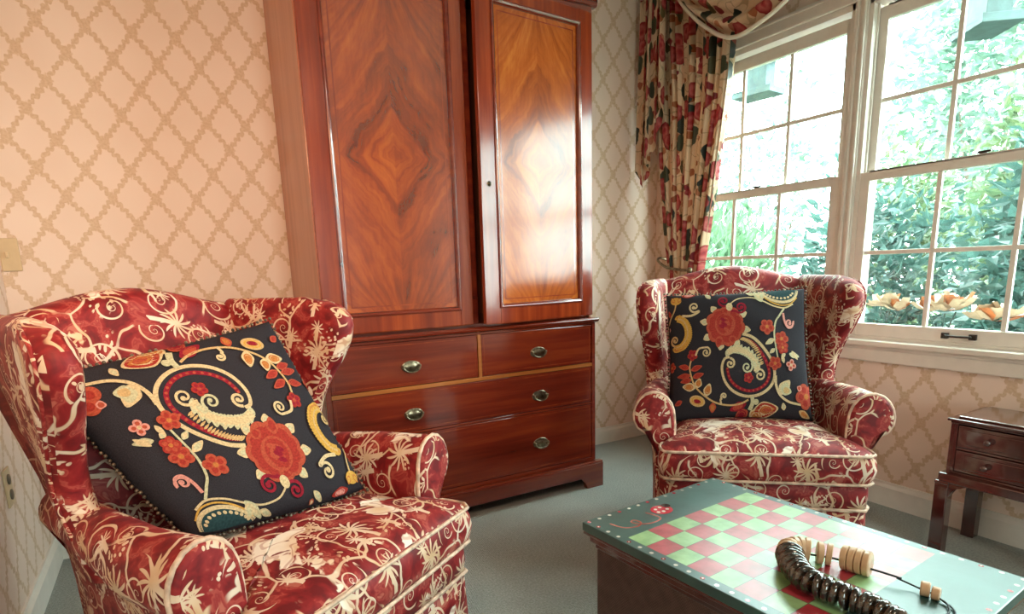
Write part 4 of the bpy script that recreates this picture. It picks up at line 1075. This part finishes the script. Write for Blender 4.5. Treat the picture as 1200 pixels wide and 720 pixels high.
for i, (x, y, r, h, n, lab) in enumerate([(9.6,3.7,1.5,6.2,5200,'leafy pale tree seen through the right window'), (10.2,7.8,1.2,4.8,1300,'sparse tree seen through the left window')]):
    bush('garden_tree', lab, 'tree', x, y, GZ, r, h, n, .19, LEAF3, trg, .0, .45, 20+i)
# hanging bird feeders
FEED = plain('weathered_teal_wood', (.06,.11,.115), .7, .2)
def feeder(label, x, y, z, rz):
    f = thing('bird_feeder', label, 'bird feeder', (x, y, z), rz, 'bird feeders hanging outside')
    m = MB(); m.prism([(-.075,.03),(.075,.03),(.075,.20),(0,.27),(-.075,.20)], -.05, .05, 'xz'); m.build('hopper', FEED, f, False, .003)
    m = MB()
    for s_ in (-1, 1):
        m.loft([[(s_*.0, yy, .29), (s_*.0, yy, .278), (s_*.125, yy, .178), (s_*.125, yy, .190)] for yy in (-.085, .085)])
    m.build('roof', FEED, f, False)
    m = MB(); m.box(-.12, .12, -.085, .085, 0, .012); m.box(-.12, .12, -.085, -.078, .012, .035); m.box(-.12, .12, .078, .085, .012, .035); m.box(-.12, -.113, -.085, .085, .012, .035); m.box(.113, .12, -.085, .085, .012, .035); m.build('tray', FEED, f, False, .002)
    m = MB(); m.tube([(0,0,.285),(0,0,1.2)], .003, 6); m.build('hanging_wire', DARKMETAL, f, True)
feeder('teal wooden bird feeder hanging behind the upper right window', 3.2, 1.40, 1.985, .9)
feeder('teal wooden bird feeder hanging behind the upper left window', 3.2, 2.555, 2.0, 1.7)
# window box of blossoms
wb = thing('window_box', 'white window box outside below the sill', 'planter', (2.86, 1.35, .60))
m = MB(); m.box(-.085, .085, -.62, .62, 0, .012); m.box(-.085, -.073, -.62, .62, .012, .13); m.box(.073, .085, -.62, .62, .012, .13); m.box(-.073, .073, -.62, -.608, .012, .13); m.box(-.073, .073, .608, .62, .012, .13); m.build('box', TRIM, wb, False, .003)
m = MB(); m.box(-.072, .072, -.607, .607, .012, .10); m.build('soil', BARK, wb, False)
for yy in (-.45, .45):
    m = MB(); m.prism([(-.119,.0),(-.085,.0),(-.085,.10),(-.119,.02)], yy-.01, yy+.01, 'xz'); m.build('bracket', DARKMETAL, wb, False)
PETAL = plain('cream_petal', (.45,.33,.23), .6, .08, 30); PETALO = plain('orange_petal', (.40,.11,.03), .6, .2, 30)
def blossom(label, y, z, s_, seed):
    rg = random.Random(seed); f = thing('cream_flower', label, 'flower', (2.86, y, .70), group='cream and orange blossoms in the window box')
    st_ = MB(); b = MB(); o = MB()
    for h in range(3):
        cx, cy, cz = rg.uniform(-.02,.02), rg.uniform(-.05,.05)*s_, z-.70+rg.uniform(-.02,.015)
        st_.tube([(cx*.3, cy*.3, .0), (cx*.7, cy*.7, cz*.6), (cx, cy, cz-.01)], .003, 6)
        for k in range(9):
            a = 2*PI*k/9+rg.random()*.4; tl = rg.uniform(.15, 1.0); R_ = .058*s_*rg.uniform(.8,1.15)
            d = Vector((math.cos(a)*math.cos(tl), math.sin(a)*math.cos(tl), math.sin(tl))); w = d.cross(Vector((0,0,1))).normalized()*R_*.42; n_ = w.cross(d).normalized()
            c0 = Vector((cx, cy, cz)); pts = [c0, c0+d*R_*.5+w, c0+d*R_*.95+w*.6+n_*R_*.12, c0+d*R_*1.02, c0+d*R_*.95-w*.6+n_*R_*.12, c0+d*R_*.5-w, c0+d*R_*.55-n_*R_*.1]
            (o if (k % 9 in (0,4) and tl > .5) or k == 7 else b).add([tuple(p) for p in pts], [(0,1,6),(1,2,6),(2,3,6),(3,4,6),(4,5,6),(5,0,6)])
    st_.build('stem', LEAF1, f, True); b.build('petals', PETAL, f, True); o.build('orange_petals', PETALO, f, True)
blossom('cream and orange blossom outside the pane nearest the mullion', 1.50, .82, 1.2, 1)
blossom('cream and orange blossom behind the middle panes of the right window', 1.29, .825, 1.4, 2)
blossom('low cream blossom behind the right edge panes', 1.10, .79, 1.3, 3)

# ------------------------------------------------------------------ light
def area(name, loc, rot, size, power, col, sy=None):
    l = bpy.data.lights.new(name, 'AREA'); l.energy = power; l.color = col; l.size = size
    if sy: l.shape = 'RECTANGLE'; l.size_y = sy
    o = bpy.data.objects.new(name, l); COL.objects.link(o); o.location = loc; o.rotation_euler = rot; return o
# added ceiling fixture, unseen behind the camera, brightens the room
cf = thing('added_ceiling_light', 'added round warm ceiling light, unseen overhead behind the viewer', 'ceiling light', (.7, -.5, ZC))
m = MB(); m.lathe([(0,-.001),(.20,-.001),(.20,-.03),(.185,-.035),(0,-.035)], (0,0,0), 28); m.build('fixture_base', BRASS, cf, True)
g = G('added_lamp_glass'); em = g.n('Emission', {'Color': (1,.78,.55,1), 'Strength': 4.0}); g.nt.links.new(em.outputs[0], g.out.inputs[0])
m = MB(); m.lathe([(0,-.09),(.08,-.085),(.14,-.065),(.175,-.036),(0,-.036)], (0,0,0), 28); m.build('glass_shade', g.m, cf, True)
a = area('added_ceiling_fill', (.7, -.5, ZC-.11), (0,0,0), .5, 10, (1,.82,.66)); a.data.shape = 'DISK'
# unseen warm lamp added without fixture left of camera, washes the papered wall
sl = area('warm_wash_light', (.10, .55, 1.75), (math.radians(72), 0, math.radians(7)), .35, 8.5, (1,.56,.32)); sl.data.spread = math.radians(125)
pt_ = area('window_daylight_portal', (XR+.16, (WY0+WY1)/2, (WZ0+WZ1)/2), (0, math.radians(90), 0), WZ1-WZ0, 1, (1,1,1), WY1-WY0); pt_.data.cycles.is_portal = True
pr_ = area('added_window_portal', ((RX0+RX1)/2, YREAR-.17, (WZ0+WZ1)/2), (math.radians(90), 0, 0), RX1-RX0, 1, (1,1,1), WZ1-WZ0); pr_.data.cycles.is_portal = True  # portal for the added window behind the viewer
sun = bpy.data.lights.new('sun', 'SUN'); sun.energy = 3.0; sun.angle = .1; sun.color = (1,.95,.86); so = bpy.data.objects.new('sun', sun); COL.objects.link(so)
so.rotation_euler = (math.radians(38), 0, math.radians(200))
w = bpy.data.worlds.new('sky'); scene.world = w; w.use_nodes = True; nt = w.node_tree; bg = nt.nodes['Background']
bg.inputs[0].default_value = (.95, 1.0, .985, 1); bg.inputs[1].default_value = 20.0

# ------------------------------------------------------------------ camera
cam = bpy.data.cameras.new('camera'); co = bpy.data.objects.new('camera', cam); COL.objects.link(co); scene.camera = co
F_, CX, CY = 695.87, 599.1, 457.44
ya_, pi_, ro_ = [math.radians(v) for v in (29.582, 11.6076, 1.8073)]
f = Vector((math.sin(ya_)*math.cos(pi_), math.cos(ya_)*math.cos(pi_), -math.sin(pi_)))
r = Vector((math.cos(ya_), -math.sin(ya_), 0)); d = f.cross(r)
r2 = r*math.cos(ro_) + d*math.sin(ro_); d2 = -r*math.sin(ro_) + d*math.cos(ro_)
Mx = Matrix((r2, -d2, -f)).transposed().to_4x4(); Mx.translation = Vector((0, 0, 1.05)); co.matrix_world = Mx
cam.sensor_width = 36; cam.sensor_fit = 'HORIZONTAL'; cam.lens = F_/1200*36
cam.shift_x = (600-CX)/1200; cam.shift_y = -(360-CY)/1200
cam.clip_start = .02
vs = scene.view_settings
scene.display_settings.display_device = 'sRGB'
vs.view_transform = 'Standard'; vs.look = 'None'; vs.gamma = 1; vs.exposure = .30; vs.use_curve_mapping = False
scene.cycles.max_bounces = 8; scene.cycles.transparent_max_bounces = 12
